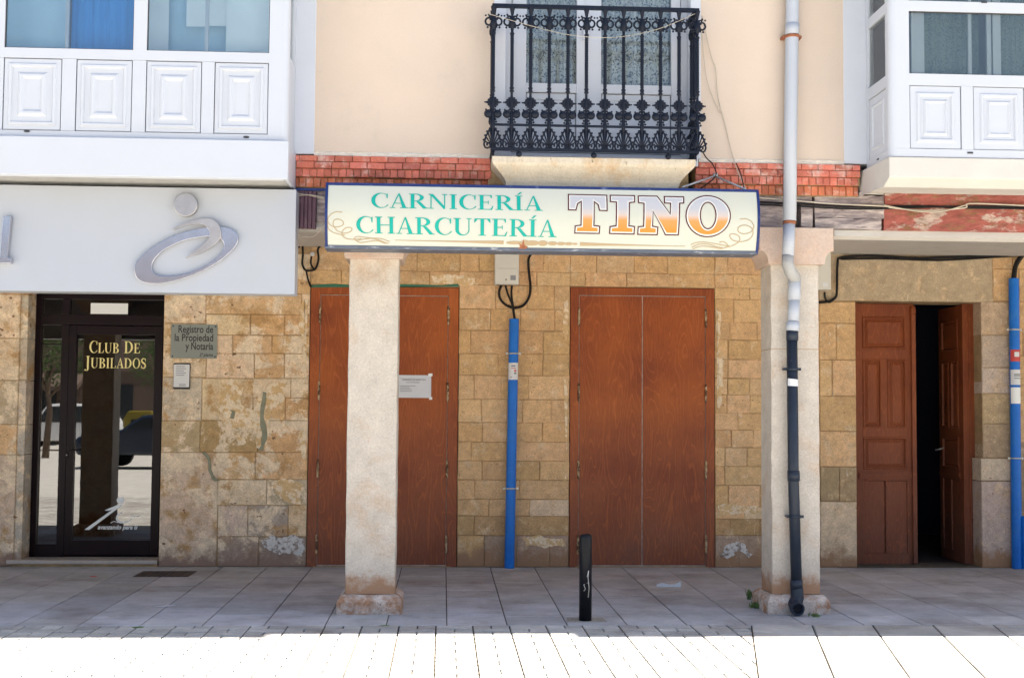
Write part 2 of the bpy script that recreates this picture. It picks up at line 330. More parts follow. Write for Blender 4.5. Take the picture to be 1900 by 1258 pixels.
M['wood2'] = wood('old_carved_wood', (.17, .042, .015), (.25, .066, .020), 20, .5)
def paving(name, col, var, joint):
    m = mat(name, col, .85, fine=(120, .22), var=.22, vs=3, bump=.7, bs=110, vcol=True, col2=(.24, .20, .175), c2s=1.3, c2t=(.48, .80), spots=(70, .64, (.42, .40, .38)), spec=.25)
    return m
M['pave'] = paving('concrete_paving', (1, 1, 1), .1, 0)
M['joint'] = mat('sandy_joint', (.085, .066, .045), .95, var=.3, vs=10, bump=.6, bs=80)
M['asph'] = mat('street_surface', (.50, .47, .42), .9, var=.15, vs=2, bump=.5, bs=60)
M['gwin'] = glass('window_glass', (.90, .94, .95), .08)
M['gwin2'] = glass('dull_window_glass', (.88, .91, .90), .05)
M['gdoor'] = glass('door_glass', (.30, .30, .30), .13)
M['gcar'] = mat('car_glass', (.02, .025, .03), .08, var=.02)
# ------------------------------------------------------------------ depths
W = 13.25     # stone wall at the back of the arcade
F = 10.15     # street front of the upper walls
PF = 10.25    # front of the pillar shafts
BY = 9.70     # front of the left bay
RY = 9.60     # front of the right bay
# ================================================================== GROUND
mb = MB(); mb.face([(-120, -120, -.024), (120, -120, -.024), (120, 120, -.024), (-120, 120, -.024)])
tag(mb.build('ground', M['asph']), kind='structure')
def clip(poly, n, d):          # keep n.p >= d
    out = []
    for i in range(len(poly)):
        a, b = poly[i], poly[(i+1) % len(poly)]
        da = n[0]*a[0]+n[1]*a[1]-d; db = n[0]*b[0]+n[1]*b[1]-d
        if da >= 0: out.append(a)
        if da*db < 0:
            t = da/(da-db); out.append((a[0]+(b[0]-a[0])*t, a[1]+(b[1]-a[1])*t))
    return out
def paver(mb, poly, h, col, tilt=.0012):
    if len(poly) < 3: return
    cx = sum(p[0] for p in poly)/len(poly); cy = sum(p[1] for p in poly)/len(poly)
    b = .005; n = len(poly); z = h+random.uniform(-tilt, tilt)
    V = [(p[0], p[1], -.017) for p in poly]+[(p[0], p[1], z-b*.7) for p in poly]
    for p in poly:
        dx, dy = cx-p[0], cy-p[1]; l = math.hypot(dx, dy) or 1; V.append((p[0]+dx/l*b*1.3, p[1]+dy/l*b*1.3, z))
    Fc = [list(range(2*n, 3*n))]
    for i in range(n):
        k = (i+1) % n; Fc += [(i, k, n+k, n+i), (n+i, n+k, 2*n+k, 2*n+i)]
    mb.mesh(V, Fc, col)
mb = MB(); mb.face([(-9, 3.65, -.018), (12, 3.65, -.018), (12, 9.68, -.018), (-9, 9.68, -.018)]); mb.face([(-9, 9.68, -.018), (12, 9.68, -.018), (12, 9.68, -.008), (-9, 9.68, -.008)]); mb.face([(-9, 9.68, -.008), (12, 9.68, -.008), (12, 14.6, -.008), (-9, 14.6, -.008)])
tag(mb.build('paving_bed', M['joint']), kind='structure')
mb = MB(); g = .004
x = -9.0; ci = 0
while x < 12:                  # arcade flags: long rows running out from the wall
    y = 9.68+(.0 if ci % 2 else 0)
    first = True
    while y < 14.5:
        ln = random.choice([.45, .62, .90]) if not first else random.choice([.4, .5])
        first = False
        k = random.uniform(.86, 1.10); c = (.44*k, .43*k, .43*k*random.uniform(.98, 1.03))
        paver(mb, [(x+g, y+g), (x+.452-g, y+g), (x+.452-g, min(y+ln, 14.55)-g), (x+g, min(y+ln, 14.55)-g)], 0, c)
        y += ln
    x += .452; ci += 1
tag(mb.build('arcade_pavement', M['pave']), kind='structure')
P0 = (2.335, 9.67); dv = (-.2145, -.9767); nv = (-.9767, .2145)     # oblique edge between small setts and big flags
dd = nv[0]*P0[0]+nv[1]*P0[1]
gl = lambda e: .0054 if e in (0, .273) else .0050
mb = MB(); x = -9.05; ci = 0
while x < 4:
    y = 9.675; ri = ci % 2
    while y > 3.6:
        h = .136; gy = random.choice([.004, .009, .013, .016])
        for (a, b_) in (((0, .273),) if ri % 2 else ((0, .1365), (.1365, .273))):
            k = random.uniform(.78, 1.10); c = (.46*k, .44*k, .40*k)
            p = clip([(x+a+gl(a), y-h+gy), (x+b_-gl(b_), y-h+gy), (x+b_-gl(b_), y-gy), (x+a+gl(a), y-gy)], nv, dd+.004)
            paver(mb, p, 0, c)
        y -= h; ri += 1
    x += .273; ci += 1
tag(mb.build('sett_pavement', M['pave']), kind='structure')
mb = MB()
for i in range(0, 22):
    s0 = 0.0
    for j in range(12):
        ln = random.choice([.55, .75, .9]); k = random.uniform(.78, 1.10); c = (.46*k, .44*k, .40*k)
        def q(u, v): return (P0[0]-nv[0]*u+dv[0]*v, P0[1]-nv[1]*u+dv[1]*v)
        v0 = s0-3.0; s0 += ln
        p = clip([q(i*.455+.0065, v0+.007), q(i*.455+.455-.0065, v0+.007), q(i*.455+.455-.0065, v0+ln-.007), q(i*.455+.0065, v0+ln-.007)], (0, -1), -9.672)
        paver(mb, p, 0, c)
tag(mb.build('flag_pavement', M['pave']), kind='structure')
# ================================================================== HOUSES
HL = empty('arcaded_house', (-3.6, W, 0), 'left arcaded house with a white glazed bay over a dark brown glass door', 'house')
HM = empty('arcaded_house', (.95, W, 0), 'middle arcaded house with cream upper wall, iron balcony and two brown double doors', 'house')
HR = empty('arcaded_house', (5.2, W, 0), 'right arcaded house with red painted beam, white bay and half open panelled door', 'house')
XL, XM = ax(572, 800, W), ax(1520, 800, W)      # ground floor party lines
# ---- stone block walls
def jc(c, k=.07):
    r = random.uniform(1-k, 1+k); return (c[0]*r*random.uniform(.97, 1.03), c[1]*r, c[2]*r*random.uniform(.94, 1.06))
OC = (.58, .37, .19); OC2 = (.63, .415, .225); PAL = (.70, .54, .36); PNK = (.60, .46, .35); GRY = (.40, .29, .215); DMP = (.46, .29, .14)
def blocks(mb, x0, x1, rows, cols, wmin=.26, wmax=.56, Y=W, proud=.0):
    # rows: list of pixel y from top to bottom at pixel x xm; cols(z_index) -> colour
    for i in range(len(rows)-1):
        z1, z0 = rows[i], rows[i+1]
        x = x0; j = random.uniform(.3, 1.0); firstw = random.uniform(wmin, wmax)*j
        while x < x1-.02:
            wd = firstw if x == x0 else random.uniform(wmin, wmax)
            nx = x+wd
            if x1-nx < wmin*.55: nx = x1
            d = random.uniform(-.006, .006)-proud
            mb.cbox(x+.0015, nx-.0015, Y-.02+d, Y+.05, z0+.0015, z1-.0015, .006, jc(cols(i, (z0+z1)/2)), .0042)
            x = nx
def zs(px, ys, Y=W): return [az(px, y, Y) for y in ys]
def backing(mb, x0, x1, z0, z1, Y=W): mb.box(x0, x1, Y-.008, Y+.35, z0, z1)
# middle house
mid = lambda i, z: DMP if .25 < z < .55 else (GRY if z < .25 and random.random() < .5 else (PAL if .55 < z < .72 and random.random() < .6 else (OC if random.random() < .6 else OC2)))
LDx0, LDx1, LDz0, LDz1 = ax(572, 800, W), ax(850, 800, W), 0, az(712, 532, W)
RDx0, RDx1, RDz1 = ax(1056, 800, W), ax(1326, 800, W), az(1190, 534, W)
ZT = 3.30                                      # underside of the arcade ceiling
rowsA = [ZT]+zs(950, [468, 505, 530, 574, 614, 657, 697, 741, 784, 820, 855, 890, 926, 957, 993])+[0]
rowsB = [ZT]+zs(1370, [470, 510, 535, 556, 598, 631, 667, 702, 733, 767, 798, 830, 865, 900, 941, 962, 993])+[0]
mb = MB(); mm = MB()
backing(mm, LDx1, RDx0, 0, ZT); backing(mm, RDx1, XM, 0, ZT); backing(mm, LDx0, LDx1, LDz1, ZT); backing(mm, RDx0, RDx1, RDz1, ZT)
blocks(mb, LDx1, RDx0, rowsA, mid, .26, .48)
blocks(mb, RDx1, XM, rowsB, mid, .22, .44)
blocks(mb, XL, LDx1, [ZT]+zs(712, [460, 503, 530]), mid, .3, .6)
blocks(mb, RDx0, RDx1, [ZT]+zs(1190, [468, 508, 533]), mid, .3, .55)
o = mb.build('stone_wall', M['stone'], HM); mm.build('wall_core', M['mortar'], HM)
# left house: hand-laid stones (px x0,y0,x1,y1,colour)
DLx0, DLx1 = ax(47, 800, W), ax(300, 800, W)   # glass door opening
DLz1 = az(180, 542, W)
mb = MB(); mm = MB()
XE = -7.0
backing(mm, XE, DLx0-.075, 0, ZT); backing(mm, DLx1, XL, 0, ZT); backing(mm, DLx0-.075, DLx1, DLz1, ZT)
ST = [(300,470,385,545,PAL),(385,470,570,545,OC2),(300,545,383,600,PAL),(383,545,560,584,OC2),(300,600,383,640,PAL),(383,584,465,622,PAL),(465,584,528,622,OC2),(528,584,571,622,OC),
 (560,545,571,584,PAL),(300,640,383,700,PAL),(383,622,432,656,PAL),(432,622,505,656,OC2),(505,622,571,656,OC),(383,656,472,702,PAL),(472,656,528,702,OC),(528,656,571,702,OC2),
 (300,700,375,780,(.56,.47,.35)),(375,702,470,780,PAL),(470,702,540,738,PAL),(540,702,571,738,OC2),(470,738,530,780,OC2),(530,738,571,780,OC),
 (300,780,372,839,(.50,.38,.23)),(372,780,480,839,(.44,.30,.14)),(480,780,571,839,OC),(300,839,404,1056,PNK),(404,839,474,889,OC2),(404,839,404,889,OC2),(474,839,571,889,OC2),
 (404,889,495,937,PAL),(495,889,571,937,(.50,.40,.28)),(404,937,460,995,PNK),(460,937,535,995,(.42,.34,.27)),(535,937,571,995,PAL),(404,995,480,1056,GRY),(480,995,571,1056,(.36,.28,.21))]
for x0, y0, x1, y1, c in ST:
    if x1-x0 < 5: continue
    a, b, z0, z1 = rect(x0, y0, x1, y1, W)
    if y1 > 1050: z0 = 0
    if x0 == 300: a = DLx1
    if x1 >= 570: b = XL
    mb.cbox(a+.0025, b-.0025, W-.02+random.uniform(-.006, .006), W+.05, z0+.0025, z1-.0025, .007, jc(c, .05), .002)
for y0, y1, c in ((470,545,OC2),(545,627,PAL),(627,705,PAL),(705,787,(.50,.40,.27)),(787,843,OC2),(843,1062,PNK)):
    a, b, z0, z1 = rect(-160, y0, 33, y1, W); b = DLx0-.075
    if y1 > 1050: z0 = 0
    mb.cbox(a, b-.0025, W-.02, W+.05, z0+.003, z1-.003, .007, jc(c, .05), .002)
    mb.cbox(a-2.2, a-.005, W-.02, W+.05, z0+.003, z1-.003, .007, jc(c, .08), .002)
    # reveal of the opening, going in towards the door
    mb.box(DLx0-.078, DLx0-.004, W-.004+.0, W+.27, z0+.003, z1-.003, jc((.50, .43, .34), .05))
blocks(mb, DLx0-.07, DLx1, [ZT]+zs(180, [470, 541]), lambda i, z: PAL, .3, .5)
mb.build('stone_wall', M['stone2'], HL); mm.build('wall_core', M['mortar'], HL)
# right house
WDx0, WDx1, WDz1 = ax(1588, 800, W), ax(1822, 800, W), az(1700, 560, W)
mb = MB(); mm = MB(); RE = 9.5
backing(mm, XM, WDx0, 0, ZT); backing(mm, WDx1, RE, 0, ZT); backing(mm, WDx0, WDx1, WDz1, ZT)
a, b, z0, z1 = rect(1521, 475, 1840, 559, W)
mb.cbox(XM+.003, b, W-.028, W+.05, WDz1, ZT, .006, (.43, .335, .22), .001)
for y0, y1, c in ((560,600,OC),(600,668,OC),(668,735,OC2),(735,800,OC),(800,866,OC2),(866,930,(.38,.28,.16)),(930,1052,(.66,.50,.36))):
    z0, z1 = az(1555, y1, W), az(1555, y0, W)
    if y1 > 1050: z0 = 0
    if y0 in (600, 866, 668): xm = XM+random.uniform(.12, .26); cut = [(XM, xm), (xm, WDx0)]
    else: cut = [(XM, WDx0)]
    for p, q in cut: mb.cbox(p+.0025, q-.0025, W-.024+random.uniform(-.004, .004), W+.3, z0+.0025, z1-.0025, .007, jc(c, .05), .002)
xr = ax(1878, 800, W)
for y0, y1, c in ((560,622,(.45,.34,.24)),(622,682,(.46,.36,.27)),(682,730,(.52,.42,.33)),(730,786,(.44,.32,.2)),(786,850,(.38,.28,.19)),(850,892,(.56,.44,.32)),(892,1060,(.50,.39,.32))):
    z0, z1 = az(1850, y1, W), az(1850, y0, W)
    if y1 > 1050: z0 = 0
    pr = .045 if y0 >= 850 else .02
    xi = WDx1-(.03 if y0 >= 850 else 0)
    mb.cbox(xi, xr, W-pr, W+.26, z0+.0025, z1-.0025, .008, jc(c, .04), .003)
blocks(mb, b+.003, RE, [ZT]+zs(1880, [500, 559]), lambda i, z: OC, .3, .5)
blocks(mb, xr, RE, zs(1880, [559, 610, 660, 715, 770, 820, 870, 930, 990])+[0], lambda i, z: (.33, .24, .15) if z < 1.3 else OC, .3, .6)
mb.build('stone_wall', M['stone'], HR); mm.build('wall_core', M['mortar'], HR)
# ---- mortar smears on the left wall
def blob(cx, cy, rx, ry, n=22, wob=.25, Y=W):
    pts = []
    for i in range(n):
        q = 2*math.pi*i/n; k = 1+random.uniform(-wob, wob); x_, z_ = at(cx+rx*k*math.cos(q), cy-ry*k*math.sin(q), Y); pts.append((x_, z_))
    return pts
def smear(path, wd, n=1.0):
    L_, R_ = [], []
    for i, (x_, y_) in enumerate(path):
        k = wd*random.uniform(.55, 1.25); L_.append(at(x_-k/2, y_, W)); R_.append(at(x_+k/2, y_+random.uniform(-2, 2), W))
    return L_+R_[::-1]
mb = MB()
mb.prism(smear([(492,727),(491,740),(489,752),(487,764),(487,776),(489,790),(492,803),(491,815),(488,826),(484,835)], 9), W-.034, W-.01); mb.build('cement_patch', M['cement'], HL); mb = MB()
mb.prism(smear([(379,840),(385,846),(389,853),(390,862),(390,872),(394,880),(398,888),(404,893)], 8), W-.036, W-.01); mb.build('cement_patch', M['cement'], HL); mb = MB()
mb.prism(smear([(431,760),(434,764),(433,770),(431,776)], 9), W-.034, W-.01)
mb.build('cement_patch', M['cement'], HL)
M['efflo'] = mat('white_efflorescence', (.62, .59, .55), .95, var=.2, vs=30, bump=.8, bs=60, col2=(.30, .24, .20), c2s=20, c2t=(.50, .56))
M['oldplaster'] = mat('old_lime_plaster', (.74, .61, .44), .95, fine=(70, .15), var=.16, vs=12, bump=1, bs=50, col2=(.60, .41, .21), c2s=15, c2t=(.47, .53), spec=.1)
mb = MB()
def patch(H, pts, y, nm='plaster_patch', mt='oldplaster'):
    mb = MB()   # ragged outline through photo points
    out = []
    for i in range(len(pts)):
        a, b = pts[i], pts[(i+1) % len(pts)]
        o1, o2 = random.uniform(-3, 3), random.uniform(-3, 3)
        for k in range(7):
            t = k/7; e_ = math.sin(math.pi*t); out.append(at(a[0]+(b[0]-a[0])*t+o1*e_+random.uniform(-1.6, 1.6), a[1]+(b[1]-a[1])*t+o2*e_+random.uniform(-1.6, 1.6), W))
    mb.prism(out, y, W-.008); mb.build(nm, M[mt], H)
patch(HL, [(412,715),(432,700),(452,722),(448,752),(470,760),(480,738),(500,715),(532,706),(528,740),(505,760),(500,800),(492,833),(476,832),(478,800),(462,788),(430,795),(412,780),(407,745)], W-.0295)
patch(HL, [(440,806),(455,812),(455,824),(440,826)], W-.0295)
patch(HL, [(505,893),(540,888),(562,900),(560,935),(530,930),(512,915)], W-.0297)
patch(HL, [(556,800),(568,795),(569,850),(560,848)], W-.0297)
patch(HL, [(562,560),(571,556),(569,700),(560,690),(564,640),(556,610)], W-.0299)
patch(HL, [(486,1000),(500,992),(520,998),(545,990),(562,999),(566,1015),(560,1030),(545,1024),(522,1028),(500,1020),(488,1012)], W-.0305, 'lime_crust', 'efflo')
patch(HM, [(1336,1030),(1344,1014),(1362,1005),(1382,1010),(1396,1028),(1388,1034),(1366,1020),(1350,1036)], W-.0305, 'lime_crust', 'efflo')
patch(HM, [(1330,938),(1360,934),(1405,938),(1408,952),(1370,950),(1332,956)], W-.0301)
patch(HM, [(965,995),(1000,992),(1040,998),(1048,1012),(1010,1016),(975,1012)], W-.0301)
patch(HM, [(800,512),(830,508),(880,515),(886,528),(850,530),(805,526)], W-.0299)
patch(HM, [(1046,560),(1053,556),(1053,630),(1047,628),(1044,600)], W-.0299)
patch(HM, [(1046,700),(1051,705),(1050,900),(1045,890),(1048,800)], W-.0299)
patch(HM, [(1328,575),(1336,580),(1333,640),(1340,700),(1334,760),(1329,755)], W-.0299)
# ---- arcade ceilings and floors over them, party returns
for H, xa, xb in ((HL, XE, ax(585, 150, F)), (HM, ax(585, 150, F), ax(1565, 150, F)), (HR, ax(1565, 150, F), RE)):
    mb = MB(); mb.box(xa, xb, PF+.30, W+.35, ZT-.03, ZT+.02); mb.build('arcade_ceiling', M['plaster'], H)
# ---- beams
zb0, zb1 = az(1500, 424, PF), az(1500, 362, PF)      # underside / top of the timber
xmB = ax(1510, 400, PF); xL = ax(588, 400, PF); xWhite = ax(1600, 400, PF)
mb = MB(); n = 40
def plank(mb, xa, xb, z0, z1, y0, y1, amp=.006, step=.06):   # a rough-sawn timber with an uneven face
    k = max(2, int((xb-xa)/step)); rows = 4
    V = []; Fc = []
    for i in range(k+1):
        xx = xa+(xb-xa)*i/k
        for j in range(rows+1):
            zz = z0+(z1-z0)*j/rows
            e = random.uniform(-amp, amp)
            V.append((xx, y0+e, zz+(random.uniform(-amp, amp) if j in (0, rows) else 0)))
    for i in range(k):
        for j in range(rows): a = i*(rows+1)+j; Fc.append((a, a+rows+1, a+rows+2, a+1))
    b0 = len(V)
    V += [(xa, y1, z0), (xb, y1, z0), (xb, y1, z1), (xa, y1, z1)]
    bot = [i*(rows+1) for i in range(k+1)]; top = [i*(rows+1)+rows for i in range(k+1)]
    Fc += [bot[::-1]+[b0, b0+1][::1], top+[b0+2, b0+3]]
    Fc += [[j for j in range(rows+1)]+[b0+3, b0], [k*(rows+1)+j for j in range(rows+1)][::-1]+[b0+1, b0+2][::1]]
    Fc += [(b0, b0+3, b0+2, b0+1)]
    mb.mesh(V, Fc)
plank(mb, xL, ax(1456, 400, PF), zb0, zb1-.002, PF, PF+.3)
plank(mb, ax(1486, 400, PF), ax(1507, 400, PF), zb0+.005, zb0+.2, PF-.01, PF+.29)
plank(mb, ax(1456, 400, PF)+.003, ax(1507, 400, PF), zb0+.205, zb1, PF, PF+.3)
mb.build('timber_beam', M['beamgrey'], HM)
mb = MB(); plank(mb, xmB+.005, ax(1640, 400, PF), zb0+.09, zb1, PF-.012, PF+.3, .008, .05); plank(mb, xmB+.01, ax(1635, 400, PF), zb0+.0, zb0+.085, PF-.004, PF+.3, .006, .05)
mb.build('timber_beam', M['beamgrey'], HR)
mb = MB(); plank(mb, ax(1640, 400, PF)-.002, RE, zb0+.0, zb1-.075, PF-.008, PF+.3, .007, .06); plank(mb, ax(1640, 400, PF), RE, zb1-.07, zb1+.02, PF-.03, PF+.3, .007, .06)
mb.build('painted_beam', M['beamred'], HR)
mb = MB()                                                      # plaster lip under the right beam
mb.prism([(PF+.03, zb0-.004), (PF+.012, zb0-.055), (PF+.10, zb0-.075), (PF+.30, zb0-.02), (PF+.34, ZT-.034), (PF+.36, ZT-.031), (PF+.301, ZT-.031), (PF+.301, zb0-.004)], ax(1549, 430, PF), RE, axis='x')
mb.build('plaster_lip', M['plaster'], HR)
mb = MB(); mb.prism([(PF+.03, zb0-.004), (PF+.012, zb0-.055), (PF+.10, zb0-.075), (PF+.30, zb0-.02), (PF+.34, ZT-.034), (PF+.36, ZT-.031), (PF+.301, ZT-.031), (PF+.301, zb0-.004)], XE, ax(1400, 430, PF), axis='x')
mb.build('plaster_lip', M['plaster'], HM)
mb = MB(); xp0, xp1 = ax(549, 400, PF-.05), ax(586, 400, PF-.05); k = 5
for i in range(k): mb.box(xp0+(xp1-xp0)*i/k+.002, xp0+(xp1-xp0)*(i+1)/k-.002, PF-.05-(i % 2)*.008, PF+.02, az(568, 425, PF), az(568, 357, PF))
mb.box(xp0-.6, xp0, PF-.03, PF+.02, az(568, 425, PF), az(568, 357, PF)+.03)
mb.build('painted_beam', M['beampurple'], HL, .003)
mb = MB(); mb.box(XE, xL-.002, PF+.021, PF+.3, zb0, zb1); mb.build('timber_beam', M['beamgrey'], HL)
# ---- upper wall
zF = az(1000, 294, F)
xFa, xFb = ax(585, 150, F), ax(1565, 150, F)
BDx0, BDx1, BDz0 = ax(938, 100, F), ax(1281, 100, F), az(1100, 292, F)
mb = MB(); ZU = 6.6
bq0, bq1 = ax(916, 100, F), ax(1300, 100, F)
mb.box(xFa, bq0, F, F+.35, zF, ZU); mb.box(bq1, xFb, F, F+.35, zF, ZU); mb.box(bq0, bq1, F, F+.35, 5.70, ZU)
mb.build('upper_wall', M['cream'], HM)
mb = MB(); mb.box(xFa-2.2, xFa, F-.004, F+.35, zF+.0, ZU); mb.build('side_trim', M['whitepaint'], HL, .004)
mb = MB(); mb.box(xFb, xFb+.22, F-.004, F+.35, zF-.0, ZU); mb.build('side_trim', M['whitepaint'], HR, .004)
# white surround of the balcony opening
mb = MB(); s0, s1 = ax(916, 100, F), ax(1300, 100, F)
mb.box(s0, BDx0, F-.012, F+.3, BDz0, 5.7); mb.box(BDx1, s1, F-.012, F+.3, BDz0, 5.7); mb.box(BDx0, BDx1, F-.012, F+.3, 5.62, 5.7)
mb.box(s0+.0, s1-.03, F-.05, F+.3, BDz0-.07, BDz0)
mb.build('opening_surround', M['whitepaint'], HM, .004)
# hidden mass behind the fronts: upper floors and roofs (they keep the sun off the street front)
for H, xa, xb, ev in ((HL, -16, xFa-.02, .24), (HM, xFa-.02, xFb+.02, .12), (HR, xFb+.02, 18, .12)):
    mb = MB(); mb.box(xa+.003, xb-.003, F+1.9, F+9, ZT+.3, 9.0); mb.box(xa+.003, xb-.003, F+.36, F+1.9, 6.62, 9.0)
    mb.build('upper_floors', M['cream'], H)
    mb = MB(); mb.prism([(F-.1-ev, 9.02), (F+4.5, 10.2), (F+9.3, 9.02)], xa, xb, axis='x'); mb.build('roof', M['brick'], H)
    if H is HM: mb = MB(); mb.box(xa, 2.33, F-.36, F-.215, 8.93, 9.03); mb.build('added_shadow_strip', M['galv'], H)  # strip added out of view to put a step in the paving's shadow edge
    mb = MB(); mb.box(xa+.003, xb-.003, W+.36, W+6, -.004, 3.5) if H is not HR else mb.box(8, xb, W+.36, W+6, -.004, 3.5)
    mb.build('ground_floor_rooms', M['dark'], H)
mb = MB(); mb.box(-7.4, -7.01, W-.3, W+.35, 0, 3.4); mb.build('party_pier', M['plaster'], HL)
mb = MB(); mb.box(-16, -7.4, W-.0, W+.35, 0, 3.4); mb.box(-16, -6.0, F, F+.35, 3.0, 6.6); mb.build('plain_wall', M['cream'], HL)
mb = MB(); mb.box(RE, 18, W-.0, W+.35, 0, 3.4); mb.box(8.2, 18, F, F+.35, 3.0, 6.6); mb.build('plain_wall', M['cream'], HR)
# closed floor above arcade, seals light between front and rooms
mb = MB(); mb.box(-16, 18, F+.36, W+.35, ZT+.03, ZT+.15); mb.build('upper_floor_slab', M['plaster'], HM)
# ---- brick band
def bricks(H, xa, xb, holes=()):
    z = [az(700, y, F) for y in (291, 302.5, 315, 330, 341)]     # course lines
    def lay(xa, xb, z1, z0, y0, wd, off, c):
        x = xa-off
        while x < xb:
            a, b = max(x, xa), min(x+wd, xb)
            if b-a > .02:
                cc = jc(c, .24); mb.cbox(a+.002, b-.002, y0+random.uniform(-.004, .004), PF+.2, z0+.002, z1-.002, .004, cc, .0015)
            x += wd
    RB = (.48, .145, .10); OB = (.46, .15, .08)
    for p, q in holes:
        mb = MB()
        lay(p, q, z[0], z[1], F-.02, .14, random.uniform(0, .13), RB)
        lay(p, q, z[1], z[2], F-.02, .14, random.uniform(0, .13), RB)
        lay(p, q, z[2], z[3], F-.005, .058, 0, RB)
        lay(p, q, z[3], z[4]-.03, F+.035, .058, 0.03, OB)
        mb.build('brick_band', M['brick'], H)
    for p, q in holes: mm = MB(); mm.box(p, q, F+.01, PF+.25, z[3]+.002, z[0]+.002); mm.box(p, q, F+.05, PF+.25, z[4]-.03, z[3]); mm.build('band_mortar', M['mortar'], H)
xs0, xs1 = ax(912, 320, F), ax(1290, 320, F)
bricks(HM, xFa, xFb, [(xFa-.15, xs0+.0), (xs1, xFb+.13)])
mb = MB(); random.seed(3)
M['edge'] = mat('pale_render_edge', (.56, .51, .44), .9, var=.15, vs=20, bump=.8, bs=60)
for p, q in ((xFa+.0, xs0-.02), (xs1+.03, xFb)): mb = MB(); plank(mb, p, q, zF-.012, zF+.022, F-.006, F+.02, .004, .035); mb.build('render_edge', M['edge'], HM)
# ---- balcony slab
def loft(mb, secs):      # secs [(z, x0, x1, yfront)]  back at F+.2
    V = []; Fc = []
    for z, a, b, y in secs: V += [(a, y, z), (b, y, z), (b, F+.2, z), (a, F+.2, z)]
    for i in range(len(secs)-1):
        for k in range(4):
            j = (k+1) % 4; Fc.append((i*4+k, i*4+j, i*4+4+j, i*4+4+k))
    Fc += [(0, 1, 2, 3), tuple(len(V)-4+k for k in range(4))]
    mb.mesh(V, Fc)
SY = 9.84
ta, tb = ax(913, 300, SY), ax(1291, 300, SY)
mb = MB(); secs = []
pr = [(293, 0), (303, 0), (308, 3), (314, 9), (322, 17), (330, 24), (338, 27.5), (352, 29)]
for py, ins in pr:
    d = ins/242
    secs.append((az(1100, py, SY), ta+d, tb-d, SY+d*.9))
loft(mb, secs)
balc = mb.build('balcony', M['slabst'], HM, .003)
mb = MB(); bx = tb+.005
for q in (0, 1):
    mb = MB(); x0, x1 = (ta-.02+.03, ta+.12) if q == 0 else (tb-.12, tb-.0)
    mb.box(x0+(-.03 if q == 0 else .0), x1, F+.00, F+.045, az(1100, 346, F), az(1100, 300, F)); mb.build('slab_pocket', M['mortar'], HM)
# ---- balcony door
dY = F+.13
bd = MB()
bd.frame(BDx0, BDx1, BDz0, 5.60, .055, dY, dY+.07)
c = ax(1088, 100, dY)
lv = []
for (a, b) in ((BDx0+.06, c-.006), (c+.006, BDx1-.06)):
    bd.box(a, a+.115, dY-.012, dY+.05, BDz0+.06, 5.52); bd.box(b-.075, b, dY-.012, dY+.05, BDz0+.06, 5.52)
    for z0, z1 in ((BDz0+.06, az(1000, 268, dY)), (az(1000, 172, dY), az(1000, 155, dY)), (5.40, 5.52)):
        bd.box(a+.115, b-.075, dY-.010, dY+.05, z0, z1)
balcony_door = bd.build('balcony_door', M['pvc'], HM, .004)
for (a, b) in ((BDx0+.06, c-.006), (c+.006, BDx1-.06)):
    mb = MB(); mb.rings(a+.117, b-.077, az(1000, 268, dY)+.002, az(1000, 172, dY)-.002, [(0, dY+.02), (.004, dY+.02), (.006, dY+.004), (.05, dY+.004), (.06, dY+.012)]); mb.build('door_panel', M['pvc'], balcony_door)
    mb = MB(); mb.box(a+.115, b-.075, dY+.012, dY+.018, az(1000, 155, dY), 5.40); mb.build('pane', M['gwin2'], balcony_door)
    mb = MB(); k = 40; xa, xb = a+.09, b-.05    # gathered lace
    for i in range(k):
        u0, u1 = xa+(xb-xa)*i/k, xa+(xb-xa)*(i+1)/k; y0_, y1_ = dY+.10+.02*math.sin(i*1.3), dY+.10+.02*math.sin((i+1)*1.3)
        mb.face([(u0, y0_, BDz0+.4), (u1, y1_, BDz0+.4), (u1, y1_, 5.5), (u0, y0_, 5.5)], smooth=True)
    mb.build('lace_curtain', M['lace'], balcony_door)
mb = MB(); mb.box(c-.012, c+.012, dY-.018, dY+.0, BDz0+.06, 5.5); mb.box(c-.03, c+.012, dY-.045, dY-.018, BDz0+.98, BDz0+1.1); mb.build('meeting_stile', M['pvc'], balcony_door, .003)
mb = MB(); mb.box(BDx0, BDx1, F+1.2, F+1.22, ZT+.2, 5.8); mb.build('room_wall', M['curtg'], HM)
